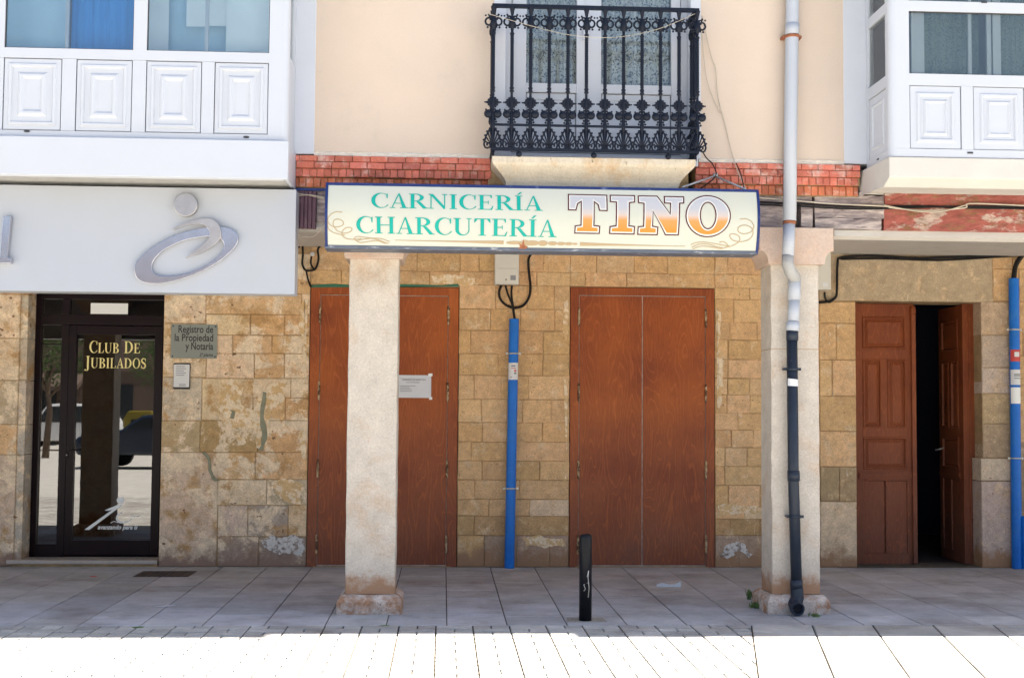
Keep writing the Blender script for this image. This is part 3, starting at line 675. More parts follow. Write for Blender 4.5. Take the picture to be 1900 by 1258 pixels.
# ---- railing
RLY = 9.83
zr0, zr1 = az(1100, 280, RLY), az(1100, 16, RLY); zrm = az(1100, 235, RLY)
U = .00116
def baluster_mesh():
    mb = MB()
    v = lambda y: (995-y)*U          # zoomed photo y -> height above the bottom rail
    top = zr1-zr0
    mb.lathe([(.007, 0), (.006, v(960)), (.006, v(880)), (.014, v(850)), (.017, v(835)), (.017, v(815)), (.011, v(800)), (.014, v(780)), (.014, v(765)), (.010, v(735)), (.014, v(710)), (.017, v(680)), (.014, v(655)),
              (.010, v(635)), (.010, v(612)), (.018, v(606)), (.018, v(598)), (.010, v(594)), (.018, v(586)), (.018, v(578)), (.0105, v(570)),
              (.0105, v(568))], n=8)
    h0, h1 = v(568), v(222); k = 44       # twisted rod
    prof = [(.0132+(.0032 if i % 2 else -.0020), h0+(h1-h0)*i/k) for i in range(k+1)]
    mb.lathe(prof, n=8)
    mb.lathe([(.0105, v(222)), (.018, v(218)), (.018, v(208)), (.010, v(202)), (.014, v(175)), (.024, v(160)), (.026, v(135)), (.018, v(105)), (.008, v(90)), (.012, v(78)), (.018, v(50)), (.022, top-.012), (.022, top-.002)], n=8)
    t = lambda pts, r: mb.tube([(a*U, 0, v(b)) for a, b in pts], r, 5)
    bl = lambda a, b, r, sy=.7: mb.ball((a*U, 0, v(b)), r*U, sy, 6)
    for s in (-1, 1):
        # top C scrolls
        arc = [(s*(32+23*math.cos(q)), 132+25*math.sin(q)) for q in [R(a) for a in range(-150, 160, 25)]]
        t(arc, .0082); bl(s*22, 118, 8); bl(s*33, 85, 8); bl(s*53, 92, 7); bl(s*40, 172, 8); bl(s*18, 168, 9); bl(s*20, 150, 8); bl(s*12, 98, 8)
        t([(s*8, 95), (s*20, 92), (s*34, 98)], .007)
        # star petals
        for a in (0, 32, 62, -32, -62):
            q = R(a); mb.tube([(s*.010*math.cos(q), 0, v(680)+.010*math.sin(q)), (s*.04*math.cos(q), 0, v(680)+.034*math.sin(q)), (s*.062*math.cos(q)*(1 if a == 0 else .74), 0, v(680)+.048*math.sin(q))], [.012, .013, .004], 5, flat=.6)
        bl(s*53, 680, 6)
        # twin globes
        mb.ball((s*31*U, 0, v(758)), 29*U, .8, 10); bl(s*46, 730, 7); bl(s*14, 728, 8); bl(s*16, 795, 9); bl(s*30, 735, 6)
        bl(s*22, 812, 8)
        # palmette
        out = [(s*6, 850), (s*26, 872), (s*42, 905), (s*54, 940), (s*58, 965), (s*50, 985), (s*36, 990), (s*20, 984), (s*15, 968), (s*26, 955), (s*38, 962), (s*36, 974)]
        t(out, .0078)
        for tip in ((14, 868), (30, 890), (42, 918), (48, 945)): t([(s*2, 965), (s*tip[0]*.55, (965+tip[1])/2+4), (s*tip[0], tip[1])], .0058)
        for k_ in ((20, 858), (38, 878), (50, 905), (60, 935)): bl(s*k_[0], k_[1], 8)
        bl(s*8, 985, 9)
    bl(0, 975, 11); mb.tube([(0, 0, v(990)), (0, 0, v(900))], .006, 5)
    for s in (-1, 1): mb.tube([(s*U*4, 0, v(968)), (s*U*9, 0, v(862))], .0042, 4)
    return mb
bmz = baluster_mesh()
rail = MB()
x0r, x1r = ax(915, 150, RLY), ax(1294, 150, RLY)
rail.box(x0r-.012, x1r+.012, RLY-.02, RLY+.02, zr1-.012, zr1+.014)
rail.box(x0r-.012, x0r+.024, RLY+.02, F+.06, zr1-.012, zr1+.014); rail.box(x1r-.024, x1r+.012, RLY+.02, F+.06, zr1-.012, zr1+.014)
for zc, h in ((zrm, .007), (zr0, .011)):
    rail.box(x0r-.01, x1r+.01, RLY-.014, RLY+.014, zc-h, zc+h)
    rail.box(x0r-.01, x0r+.018, RLY+.014, F+.06, zc-h, zc+h); rail.box(x1r-.018, x1r+.01, RLY+.014, F+.06, zc-h, zc+h)
knobs = []
for px in (963, 1102, 1240):
    xx = ax(px, 286, RLY); knobs.append(xx)
for xx in (x0r, x1r-.01): rail.box(xx-.006, xx+.014, RLY+.05, F+.05, zr0-.055, zr0-.012)
railing = rail.build('balcony_railing', M['iron'], HM)
for xx in knobs: mb = MB(); mb.ball((xx, RLY+.005, zr0-.036), .023, 1, 12); mb.build('ball_foot', M['iron'], railing)
bmz.v = [(a+x0r, b+RLY, c_+zr0) for a, b, c_ in bmz.v]
first = bmz.build('baluster', M['iron'], railing)
base_me = first.data
spots = [(i*(x1r-x0r)/11, 0, 0) for i in range(1, 12)]
for i, (dx, dy, rz) in enumerate(spots):
    o = first.copy(); scn.collection.objects.link(o); o.parent = railing; o.location = (dx, dy, 0)
# side balusters: rotated mesh
sb = MB(); sb.f = [list(f) for f in bmz.f]; sb.c = bmz.c; sb.sm = bmz.sm
sb.v = [(x0r+(b-RLY), RLY+(a-x0r)*.8+.12, c_) for a, b, c_ in bmz.v]
s1_ = sb.build('baluster', M['iron'], railing)
for dx, dy in ((0, .12), (x1r-x0r, 0), (x1r-x0r, .12)):
    o = s1_.copy(); scn.collection.objects.link(o); o.parent = railing; o.location = (dx, dy, 0)
# ---- pillars
def pillar(H, cx, off=False):
    mb = MB(); hw = .1965; n = 26; d0, d1 = PF, PF+.34
    V = []; Fc = []
    z0, z1 = .148, 2.80
    for i in range(n+1):      # slightly uneven dressed shaft with softened arrises
        z = z0+(z1-z0)*i/n; e = [random.uniform(-.0025, .0025) for _ in range(8)]; b = .007
        V += [(cx-hw+e[0], d0+b, z), (cx-hw+b, d0+e[1], z), (cx+hw-b, d0+e[2], z), (cx+hw+e[3], d0+b, z), (cx+hw+e[4], d1-b, z), (cx+hw-b, d1, z), (cx-hw+b, d1, z), (cx-hw+e[5], d1-b, z)]
    for i in range(n):
        for k in range(8): j = (k+1) % 8; Fc.append((i*8+k, i*8+j, i*8+8+j, i*8+8+k))
    Fc += [tuple(range(8)), tuple(n*8+k for k in range(8))]
    mb.mesh(V, Fc); p = mb.build('pillar', M['pillar'], H)
    mb = MB(); zt = zb0-.002; hc = .305; zc = zt-.19; zl = 2.80
    pf = [(-hc, zt), (hc, zt), (hc, zc)]
    for a in range(1, 9):
        q = R(90*a/9); pf.append((hc-(hc-.235)*math.sin(q)-.0, zc-(zc-zl-.02)*(1-math.cos(q))))
    pf += [(.235, zl+.02), (.232, zl)]
    pf += [(-x_, z_) for x_, z_ in pf[2:][::-1]]
    mb.prism([(cx+a, b) for a, b in pf], PF-.06, PF+.40); mb.build('capital', M['capital'], p, .006)
    mb = MB(); q = .252; V = []; Fc = []; n = 14
    for z, ins in ((0, 0), (.10, .0), (.128, .016), (.147, .045)):
        for k in range(4*n):
            s_, t = divmod(k, n); t = t/n*2-1; r = q-ins
            c = [(t, -1), (1, t), (-t, 1), (-1, -t)][s_]
            V.append((cx+c[0]*r+random.uniform(-.004, .004), PF+.17+c[1]*(r-.0)+random.uniform(-.004, .004), z+(random.uniform(-.006, .004) if z > .05 else 0)))
    m_ = 4*n
    for i in range(3):
        for k in range(m_): j = (k+1) % m_; Fc.append((i*m_+k, i*m_+j, (i+1)*m_+j, (i+1)*m_+k))
    Fc += [tuple(3*m_+k for k in range(m_))]
    mb.mesh(V, Fc, None, False); mb.build('plinth', M['plinth'], p, 0)
    return p
cxL = (ax(648, 482, PF)+ax(740, 482, PF)+ax(640, 1105, PF)+ax(733, 1105, PF))/4
cxR = (ax(1432, 800, PF)+ax(1520, 800, PF))/2
p1 = pillar(HM, cxL); p2 = pillar(HM, cxR); pillar(HL, -4.35); pillar(HR, 6.6)
mb = MB(); zj = az(1475, 648, PF); mb.box(cxR-.1975, cxR+.1975, PF-.001, PF+.341, zj-.0025, zj+.0025); mb.build('pillar_joint', M['mortar'], p2)
p1['label'] = 'white limestone pillar in front of the double door with the notice'
p2['label'] = 'stained white pillar carrying the dark drainpipe'
# ---- brown double doors
def double_door(x0, x1, z1, lf, lab):
    mb = MB(); t = lf[0]-x0
    mb.box(x0+.007, lf[0], W-.022, W+.10, 0, z1-.006); mb.box(lf[1], x1-.007, W-.022, W+.10, 0, z1-.006); mb.box(lf[0], lf[1], W-.024, W+.10, lf[2], z1-.006)
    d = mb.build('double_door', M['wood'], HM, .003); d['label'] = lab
    c = (lf[0]+lf[1])/2
    for a, b in ((lf[0]+.007, c-.005), (c+.005, lf[1]-.007)):
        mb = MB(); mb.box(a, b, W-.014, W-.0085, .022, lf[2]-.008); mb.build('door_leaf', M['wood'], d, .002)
    mb = MB(); mb.box(lf[0]+.001, lf[1]-.001, W-.008, W-.006, .002, lf[2]-.001); M.setdefault('gapm', mat('worn_gap_edge', (.40, .34, .29), .9, var=.5, vs=12)); mb.build('gap_filler', M['gapm'], d)
    for xx in (lf[0], lf[1]):
        for py in (590, 730, 872, 1010):
            zz = az(1200, py, W); mb = MB()
            mb.lathe([(.004, zz-.095), (.012, zz-.09), (.012, zz-.032), (.007, zz-.03), (.013, zz-.028), (.013, zz+.03), (.007, zz+.032), (.012, zz+.034), (.012, zz+.09), (.004, zz+.1)], xx, W-.026, 8)
            mb.build('hinge', M['brass'], d)
    return d
d1 = double_door(LDx0, LDx1, LDz1, (ax(591, 800, W), ax(830, 800, W), az(712, 548, W)), 'brown double door partly hidden by the pillar, with a paper notice')
d2 = double_door(RDx0, RDx1, RDz1, (ax(1073, 800, W), ax(1309, 800, W), az(1190, 549, W)), 'wide brown double door behind the black bollard')
mb = MB()                         # remnant of green paint above the left door
pts = [at(x_, y_, W) for x_, y_ in ((578,530),(620,527),(660,530),(720,531),(745,528),(790,529),(820,530),(850,527),(852,532),(578,534))]
mb.prism(pts, W-.030, W-.005); mb.build('green_paint_strip', M['green'], HM)
# threshold lines under doors
mb = MB(); mb.box(LDx0+.07, LDx1-.07, W-.03, W+.1, 0, .010); mb.build('threshold', M['mortar'], d1)
mb = MB(); mb.box(RDx0+.07, RDx1-.07, W-.03, W+.1, 0, .010); mb.build('threshold', M['mortar'], d2)
# ---- carved half-open door of the right house
DY = W+.20
xa, xc, xb = ax(1590, 800, DY)-.02, ax(1697, 800, DY), WDx1
zt = WDz1
def carved_leaf(w_, h, mirror=False):
    mb = MB(); T = .045          # local: hinge at 0, face at -y
    st = .085; rl = [0, h*.045, h*.33, h*.355, h*.475, h*.50, h*.795, h*.825, h*.955, h]
    bs = [(0, .04*h), (.318*h, .36*h), (.485*h, .52*h), (.785*h, .825*h), (.95*h, h)]
    mb.box(0, st, 0, T, 0, h); mb.box(w_-st, w_, 0, T, 0, h)
    for a, b in bs: mb.box(st, w_-st, 0, T, a, b)
    def pan(x0, x1, z0, z1, raised=True):
        mb.rings(x0, x1, z0, z1, [(0, .0), (.008, -.008), (.018, -.008), (.026, .014), (.034, .016), (.060, .002), (.064, .002)] if raised else [(0, .0), (.004, .012), (.006, .012)])
    pan(st, w_-st, .36*h, .485*h); pan(st, w_-st, .825*h, .95*h)
    m = w_/2; mb.box(m-.03, m+.03, 0, T, .52*h, .785*h)
    pan(st, m-.03, .52*h, .785*h); pan(m+.03, w_-st, .52*h, .785*h)
    mb.box(m-.004, m+.004, .008, .02, .04*h, .318*h)
    pan(st, m-.004, .04*h, .318*h, False); pan(m+.004, w_-st, .04*h, .318*h, False)
    mb.box(st*.4, w_-st*.4, -.016, 0, .325*h, .350*h); mb.box(st*.5, w_-st*.5, -.024, -.016, .333*h, .342*h)
    return mb
dr = empty('panelled_door', (0, 0, 0)); dr.parent = HR; dr.location = Vector((xa, DY, 0))-HR.location
dr['label'] = 'carved brown door with its right leaf swung inwards'
def place(mb, ox, oy, ang):
    c, s_ = math.cos(ang), math.sin(ang); mb.v = [(ox+a*c-b*s_, oy+a*s_+b*c, z+.012) for a, b, z in mb.v]; return mb
lw_ = xc-xa
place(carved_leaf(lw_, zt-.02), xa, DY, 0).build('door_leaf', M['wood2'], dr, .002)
mb = MB(); mb.box(xc-.035, xc+.012, DY-.03, DY-.001, .02, zt-.12); mb.lathe([(.026, zt-.12), (.034, zt-.10), (.030, zt-.05), (.018, zt-.03)], xc-.012, DY-.015, 8)
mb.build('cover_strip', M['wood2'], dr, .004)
# right leaf opened inwards about its hinge on the right jamb
hx, hy = ax(1786, 800, W+.24), W+.25
mb = carved_leaf(lw_*.98, zt-.02); mb.v = [(-a, b, z) for a, b, z in mb.v]
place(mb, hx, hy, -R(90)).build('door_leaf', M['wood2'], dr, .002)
mb = MB(); mb.box(hx-.012, WDx1+.1, W+.185, W+.24, 0, zt); mb.box(hx+.05, hx+.07, W+.170, W+.185, 0, zt-.02); mb.build('door_frame', M['wood2'], dr, .004)
hp = Vector((hx, hy, 0))+Matrix.Rotation(-R(90), 3, 'Z') @ Vector((-(lw_*.98-.05), -.05, 1.20))
mb = MB(); mb.tube([hp+Vector((0, 0, 0)), hp+Vector((-.03, -.03, .0)), hp+Vector((.02, -.05, .012)), hp+Vector((.08, -.05, .04))], .010, 6); mb.build('door_handle', M['galv'], dr)
# hall behind it
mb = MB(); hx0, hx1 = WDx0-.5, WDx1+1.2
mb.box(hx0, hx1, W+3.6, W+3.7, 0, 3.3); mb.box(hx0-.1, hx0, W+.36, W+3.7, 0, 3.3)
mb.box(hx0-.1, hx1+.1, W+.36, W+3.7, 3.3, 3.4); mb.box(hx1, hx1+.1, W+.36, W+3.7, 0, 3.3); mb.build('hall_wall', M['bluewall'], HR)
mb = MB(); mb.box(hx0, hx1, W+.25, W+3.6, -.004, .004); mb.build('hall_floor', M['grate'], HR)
mb = MB(); mb.box(WDx0, WDx1, W-.03, W+.30, .0, .012); mb.build('doorstep', M['joint'], HR)
# ---- left glass door
GY = W+.27
gx0, gx1 = ax(62, 800, GY)-.05, DLx1+.0
gz1 = DLz1-.005
gx0 = DLx0-.0; xm0, xm1 = ax(112, 800, GY), ax(143, 800, GY)
zt0, zt1 = az(180, 604, GY), az(180, 585, GY)
mb = MB()
mb.box(gx0, gx0+.06, GY-.04, GY+.04, .07, gz1); mb.box(gx1-.05, gx1+.0, GY-.04, GY+.04, .07, gz1)
mb.box(gx0+.06, gx1-.05, GY-.04, GY+.04, gz1-.05, gz1); mb.box(gx0+.06, gx1-.05, GY-.04, GY+.04, zt0, zt1)
mb.box(xm0, xm0+.075, GY-.045, GY+.045, .07, zt0); mb.box(xm0, xm0+.075, GY-.042, GY+.04, zt1, gz1-.05)
mb.box(gx0+.06, xm0, GY-.04, GY+.04, .07, .20); mb.box(gx0+.06, xm0, GY-.038, GY+.03, az(90, 640, GY), az(90, 640, GY)+.012)
mb.box(xm0+.075, gx1-.05, GY-.02, GY+.04, .07, .085)
gd = mb.build('glass_door', M['alu'], HL, .004)
lx0, lx1, lz0, lz1 = xm0+.080, gx1-.055, .09, zt0-.006
mb = MB(); mb.box(lx0, lx0+.075, GY-.055, GY+.03, lz0, lz1); mb.box(lx1-.085, lx1, GY-.055, GY+.03, lz0, lz1)
px0, px1 = lx0+.075, lx1-.085; pz0, pz1 = lz0+.15, lz1-.09
mb.box(px0, px1, GY-.053, GY+.03, lz0, pz0); mb.box(px0, px1, GY-.053, GY+.03, pz1, lz1)
mb.build('door_leaf', M['alu'], gd, .004)
for a, b, z0, z1, y in ((px0, px1, pz0, pz1, GY-.02), (gx0+.06, xm0, .20, zt0, GY-.01), (gx0+.06, xm0, zt1, gz1-.05, GY-.01), (xm0+.075, gx1-.05, zt1, gz1-.05, GY-.01)):
    mb = MB(); mb.box(a, b, y, y+.006, z0, z1); mb.build('pane', M['gdoor'], gd)
mb = MB(); zz = az(125, 843, GY); xx = ax(124, 843, GY-.06); mb.prism([(xx+.018*math.cos(q), zz+.035*math.sin(q)) for q in [R(a) for a in range(0, 360, 30)]], GY-.062, GY-.05); mb.build('lock_plate', M['cable'], gd)
mb = MB(); mb.lathe([(.008, 0), (.008, .028)], 0, 0, 10); mb.v = [(xx+a, GY-.062-c_*.3, zz-.004+b) for a, b, c_ in mb.v]; mb.build('lock_cylinder', M['chrome'], gd)
mb = MB(); mb.tube([(lx0+.055, GY-.055, zz+.05), (lx0+.055, GY-.09, zz+.05), (lx0+.12, GY-.095, zz+.05)], .008, 6); mb.build('door_handle', M['cable'], gd)
mb = MB(); a, b, z0, z1 = rect(169, 563, 238, 583, GY-.0); mb.box(a, b, GY-.016, GY-.013, z0, z1); mb.build('transom_notice', M['frost'], gd)
mb = MB(); mb.box(DLx0-.14, DLx1-.01, W-.045, GY+.05, .028, .068); mb.build('threshold', M['marble'], gd, .006)
mb = MB(); mb.box(DLx0-.10, DLx1-.01, W-.02, GY+.05, 0, .027); mb.build('threshold_base', M['mortar'], gd)
# lobby behind: near dark
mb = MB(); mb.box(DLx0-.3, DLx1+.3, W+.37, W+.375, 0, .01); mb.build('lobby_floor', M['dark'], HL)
# ================================================================== lettering
def ribbon(pts, wd):
    n = len(pts); Lf = []; Rt = []
    for i in range(n):
        a = pts[max(i-1, 0)]; b = pts[min(i+1, n-1)]; dx, dy = b[0]-a[0], b[1]-a[1]; l = math.hypot(dx, dy) or 1
        k = (wd(i/(n-1)) if callable(wd) else wd)/2; Lf.append((pts[i][0]-dy/l*k, pts[i][1]+dx/l*k)); Rt.append((pts[i][0]+dy/l*k, pts[i][1]-dx/l*k))
    return [[Lf[i], Lf[i+1], Rt[i+1], Rt[i]] for i in range(n-1)]
def smooth(pts, k=6):       # Catmull-Rom
    out = []; P = [pts[0]]+list(pts)+[pts[-1]]
    for i in range(1, len(P)-2):
        for j in range(k):
            t = j/k; a, b, c, d = P[i-1], P[i], P[i+1], P[i+2]
            out.append(tuple(.5*((2*b[q])+(-a[q]+c[q])*t+(2*a[q]-5*b[q]+4*c[q]-d[q])*t*t+(-a[q]+3*b[q]-3*c[q]+d[q])*t**3) for q in (0, 1)))
    out.append(tuple(pts[-1])); return out
def arcb(cx, cy, ro, so_, ri, si, a0, a1, dx=0, n=14):
    P = []
    for i in range(n):
        q0 = R(a0+(a1-a0)*i/n); q1 = R(a0+(a1-a0)*(i+1)/n)
        o = lambda q: (cx+ro*math.cos(q), cy+so_*math.sin(q)); e = lambda q: (cx+dx+ri*math.cos(q), cy+si*math.sin(q))
        P.append([o(q0), o(q1), e(q1), e(q0)])
    return P
rc = lambda a, b, c, d: [(a, b), (c, b), (c, d), (a, d)]
h_ = .045
def stem(x, w_=.16, y0=0, y1=1, s=.085): return [rc(x, y0, x+w_, y1), rc(x-s, y0, x, y0+h_), rc(x+w_, y0, x+w_+s, y0+h_), rc(x-s, y1-h_, x, y1), rc(x+w_, y1-h_, x+w_+s, y1)]
G = {
 'A': (.80, [[(.09, h_), (.135, h_), (.41, .90), (.385, 1)], [(.385, 1), (.44, 1), (.73, h_), (.55, h_), (.41, .90-.05)], rc(.20, .30, .585, .345), rc(0, 0, .25, h_), rc(.46, 0, .82, h_)]),
 'C': (.80, arcb(.44, .5, .42, .52, .30, .475, 42, 322, .05)+[[(.70, .66), (.745, .66), (.745, .98), (.71, .98), (.68, .86)], [(.74, .12), (.775, .20), (.755, .24), (.72, .18)]]),
 'R': (.82, stem(.10)+[rc(.26, .955, .32, 1), rc(.26, .475, .34, .52)]+arcb(.30, .7375, .38, .2625, .21, .2175, -90, 90)+[[(.34, .475), (.50, .475), (.80, h_), (.80, 0), (.64, 0)], rc(.80, 0, .88, h_)]),
 'N': (.90, [rc(.12, 0, .165, .94), rc(.72, .0, .765, 1), [(.03, 1), (.23, 1), (.72, .20), (.72, -.01), (.70, -.01), (.14, .90), (.03, .965)], rc(.03, 0, .12, h_), rc(.165, 0, .26, h_), rc(.63, 1-h_, .72, 1), rc(.765, 1-h_, .86, 1)]),
 'I': (.40, stem(.11)), 'Í': (.40, stem(.11)+[[(.13, 1.06), (.20, 1.06), (.36, 1.24), (.24, 1.24)]]),
 'E': (.74, stem(.10)+[rc(.26, .955, .63, 1), [(.63, 1), (.63, .78), (.60, .78), (.55, .955), (.60, 1)], rc(.26, .48, .46, .525), [(.46, .62), (.49, .62), (.49, .38), (.46, .38)], rc(.26, 0, .64, h_), [(.64, 0), (.70, .26), (.67, .26), (.57, h_)]]),
 'L': (.68, stem(.10)+[rc(.26, 0, .60, h_), [(.60, 0), (.66, .28), (.625, .28), (.53, h_)]]),
 'H': (.92, stem(.10)+stem(.66)+[rc(.26, .48, .66, .525)]),
 'U': (.88, [rc(.10, .30, .26, 1), rc(.015, 1-h_, .10, 1), rc(.26, 1-h_, .345, 1), rc(.68, .30, .725, 1), rc(.60, 1-h_, .68, 1), rc(.725, 1-h_, .82, 1)]+arcb(.4125, .31, .3125, .33, .21, .27, 180, 360, .055)),
 'T': (.76, [rc(.30, 0, .46, .955), rc(.21, 0, .30, h_), rc(.46, 0, .55, h_), rc(.03, .955, .73, 1), [(.03, .955), (.17, .955), (.05, .76), (.02, .76)], [(.73, .955), (.59, .955), (.71, .76), (.74, .76)]]),
 'D': (.88, stem(.10)+[rc(.26, .955, .36, 1), rc(.26, 0, .36, h_)]+arcb(.34, .5, .48, .5, .30, .455, -90, 90)),
 'B': (.76, stem(.10)+[rc(.26, .955, .34, 1), rc(.26, .48, .36, .525), rc(.26, 0, .36, h_)]+arcb(.32, .7625, .32, .2375, .16, .1925, -90, 90)+arcb(.34, .2575, .36, .2675, .19, .2225, -90, 90)),
 'J': (.48, [rc(.18, -.02, .34, .955), rc(.08, .955, .43, 1)]+arcb(.14, -.03, .20, .22, .05, .17, -100, 0)+arcb(.02, -.17, .07, .07, .005, .005, 0, 359)),
 'O': (.88, arcb(.44, .5, .42, .52, .26, .475, 0, 360, 0, 22)),
 'S': (.62, ribbon(smooth([(.52, .78), (.46, .93), (.30, .985), (.15, .90), (.11, .74), (.20, .60), (.36, .50), (.49, .38), (.50, .18), (.38, .03), (.24, .015), (.12, .10), (.07, .27)], 3), lambda t: .05+.13*math.sin(math.pi*t)**2)+[rc(.50, .68, .54, 1.0), rc(.05, 0, .09, .32)]),
}
def text_polys(s, small=None):
    """polygons at cap height 1; small = scale of letters that are not in capitals"""
    x = 0; out = []
    for ch in s:
        if ch == ' ': x += .42; continue
        k = 1
        if small and ch.islower(): k = small; ch = ch.upper()
        w_, P = G[ch]
        out += [[(x+a*k, b*k) for a, b in p] for p in P]; x += w_*k+.035
    return out
def fit(polys, x0, x1, z0, z1):
    xs = [p[0] for q in polys for p in q]; a, b = min(xs), max(xs)
    return [[(x0+(p[0]-a)/(b-a)*(x1-x0), z0+p[1]*(z1-z0)) for p in q] for q in polys]
def sheet(mb, polys, y, t=.0015, lift=.00012, col=None, ymap=None, cuts=None):
    """thin raised polygons facing the street; each a hair prouder than the last"""
    for i, p in enumerate(polys):
        e = (i % 9)*lift
        bm = bmesh.new(); vs = [bm.verts.new((a, 0, b)) for a, b in p]
        try: f = bm.faces.new(vs)
        except ValueError: bm.free(); continue
        if cuts:
            for cz in cuts:
                g_ = bm.verts[:]+bm.edges[:]+bm.faces[:]; bmesh.ops.bisect_plane(bm, geom=g_, plane_co=(0, 0, cz), plane_no=(0, 0, 1))
        bm.normal_update(); bm.verts.index_update()
        V = [(v.co.x, (ymap(v.co.z) if ymap else y)-t-e, v.co.z) for v in bm.verts]
        V2 = [(a, b+t+e+.0005, c) for a, b, c in V]; n = len(V)
        Fc = [[v.index for v in f.verts] for f in bm.faces]
        for ed in bm.edges:
            if ed.is_boundary: a, b = ed.verts[0].index, ed.verts[1].index; Fc.append([a, b, b+n, a+n])
        bm.free(); mb.mesh(V+V2, Fc, col)
def font_mesh(mb, s, x0, x1, z0, y, t=.001, shear=0, align='fit', size=None, bold=0):
    """built-in face -> solid letters in mb; x0..x1 the extents, z0 baseline"""
    cu = bpy.data.curves.new('t', 'FONT'); cu.body = s; cu.size = 1; cu.shear = shear; cu.extrude = 0; cu.offset = bold; cu.resolution_u = 3
    ob = bpy.data.objects.new('t', cu); scn.collection.objects.link(ob)
    dg = bpy.context.evaluated_depsgraph_get(); me = bpy.data.meshes.new_from_object(ob.evaluated_get(dg))
    xs = [v.co.x for v in me.vertices]; a, b = min(xs), max(xs)
    k = (x1-x0)/(b-a); kz = (size if size else k)
    V = [(x0+(v.co.x-a)*k, y-t, z0+v.co.y*kz) for v in me.vertices]
    mb.mesh(V, [list(p.vertices) for p in me.polygons])
    bpy.data.objects.remove(ob); bpy.data.curves.remove(cu); bpy.data.meshes.remove(me)
# ---- glass door lettering
yy = GY-.0205
mb = MB()
a, b, z0, z1 = rect(166, 633, 260, 655, yy); sheet(mb, fit(text_polys('Club De'.replace('D', 'd').replace('d', 'D'), .84), a, b, z0, z1), yy)
a, b, z0, z1 = rect(157, 661, 271, 683, yy); sheet(mb, fit(text_polys('Jubilados', .84), a, b, z0, z1), yy)
mb.build('gold_lettering', M['gold'], gd)
mb = MB(); k = lambda x_, y_: at(x_/3.145, 700+y_/3.145, yy)
def kp(pts): return [k(*p) for p in pts]
sheet(mb, [kp([(492, 888), (520, 890), (720, 740), (690, 742), (610, 775), (630, 778), (655, 772)])], yy)
q = [k(703+22*math.cos(R(a_)), 717+20*math.sin(R(a_))) for a_ in range(0, 360, 20)]; sheet(mb, [q], yy)
sheet(mb, ribbon([k(*p) for p in smooth([(720, 786), (690, 800), (682, 825), (700, 845), (740, 842), (775, 820)])], lambda t: .003+.016*math.sin(math.pi*t)), yy)
sheet(mb, ribbon([k(*p) for p in smooth([(645, 850), (665, 840), (690, 848)])], .006), yy)
a_, b_ = k(570, 885), k(803, 885); font_mesh(mb, 'avanzando para ti', a_[0], b_[0], a_[1], yy, size=(a_[0]-b_[0])*-.155, shear=.25, bold=.025)
a_, b_ = k(752, 815), k(818, 815); font_mesh(mb, 'años', a_[0], b_[0], a_[1], yy, size=.036, shear=.35, bold=.01)
mb.build('frosted_emblem', M['frost'], gd)
# ================================================================== LEFT BAY
def raised_panel(x0, x1, z0, z1, Y, parent, mtl='pvc'):
    w_, h = x1-x0, z1-z0; e = min(w_, h)/.43
    mb = MB(); mb.rings(x0, x1, z0, z1, [(0, Y+.022), (.004, Y+.022), (.006, Y+.004), (.035*e, Y+.004), (.045*e, Y-.008), (.06*e, Y-.008), (.068*e, Y+.006), (.105*e, Y+.006), (.125*e, Y-.010), (.140*e, Y-.010), (.158*e, Y+.004), (.162*e, Y+.004)])
    return mb.build('bay_panel', M[mtl], parent)
Zx = lambda y, x=250: az(x, y, BY)
bz_ap0, bz_ap1, bz_p0, bz_p1, bz_g0 = az(530, 335, BY), az(530, 264, BY), az(498, 250, BY), az(500, 118, BY), az(500, 99, BY)
bz_g1 = 5.75; xR = ax(535, 200, BY); xLft = -6.2
mb = MB()
xs_p = [(ax(397, 180, BY), ax(498, 180, BY)), (ax(270, 180, BY), ax(374, 180, BY)), (ax(140, 180, BY), ax(245, 180, BY)), (ax(5, 180, BY)-.0, ax(114, 180, BY))]
st_ = xs_p[0][0]-xs_p[1][0]
xs_all = xs_p+[(xs_p[3][0]-st_*(i+1), xs_p[3][1]-st_*(i+1)) for i in range(5)]
yb = F-.004
mb.box(xLft, xR-.05, BY, BY+.05, bz_ap1, bz_p0-.002); mb.box(xLft, xR-.05, BY, BY+.05, bz_p1+.002, bz_g0)
mb.box(xLft, xR-.05, BY, BY+.05, bz_g1, bz_g1+.1)
mb.box(xs_p[0][1], xR-.05, BY-.001, BY+.05, bz_ap1, bz_g1+.1)      # corner post front
mb.prism([(xR-.05, BY-.001)]+[(xR-.05+.05*math.sin(R(a)), BY+.05-.05*math.cos(R(a))) for a in range(0, 91, 15)]+[(xR-.05, BY+.05)], bz_ap1, bz_g1+.1, axis='z')
for i in range(len(xs_all)-1):
    a, b = xs_all[i+1][1], xs_all[i][0]
    mb.box(a, b, BY-.0005, BY+.05, bz_p0, bz_p1)
    if i % 2 == 1: mb.box(a, b, BY-.0005, BY+.05, bz_g0, bz_g1)
bayL = mb.build('bay_window', M['pvc'], HL, .004)
for a, b in xs_all: raised_panel(a+.002, b-.002, bz_p0, bz_p1, BY, bayL)
mb = MB()
for i in range(0, 8, 2):
    a, b = xs_all[i+1][0], xs_all[i][1]
    mg = MB(); mg.box(a, b, BY+.025, BY+.031, bz_g0, bz_g1); mg.build('pane', M['gwin'], bayL)
    mg = MB(); mg.frame(a, b, bz_g0, bz_g1, .006, BY+.012, BY+.024); mg.build('gasket', M['gasket'], bayL)
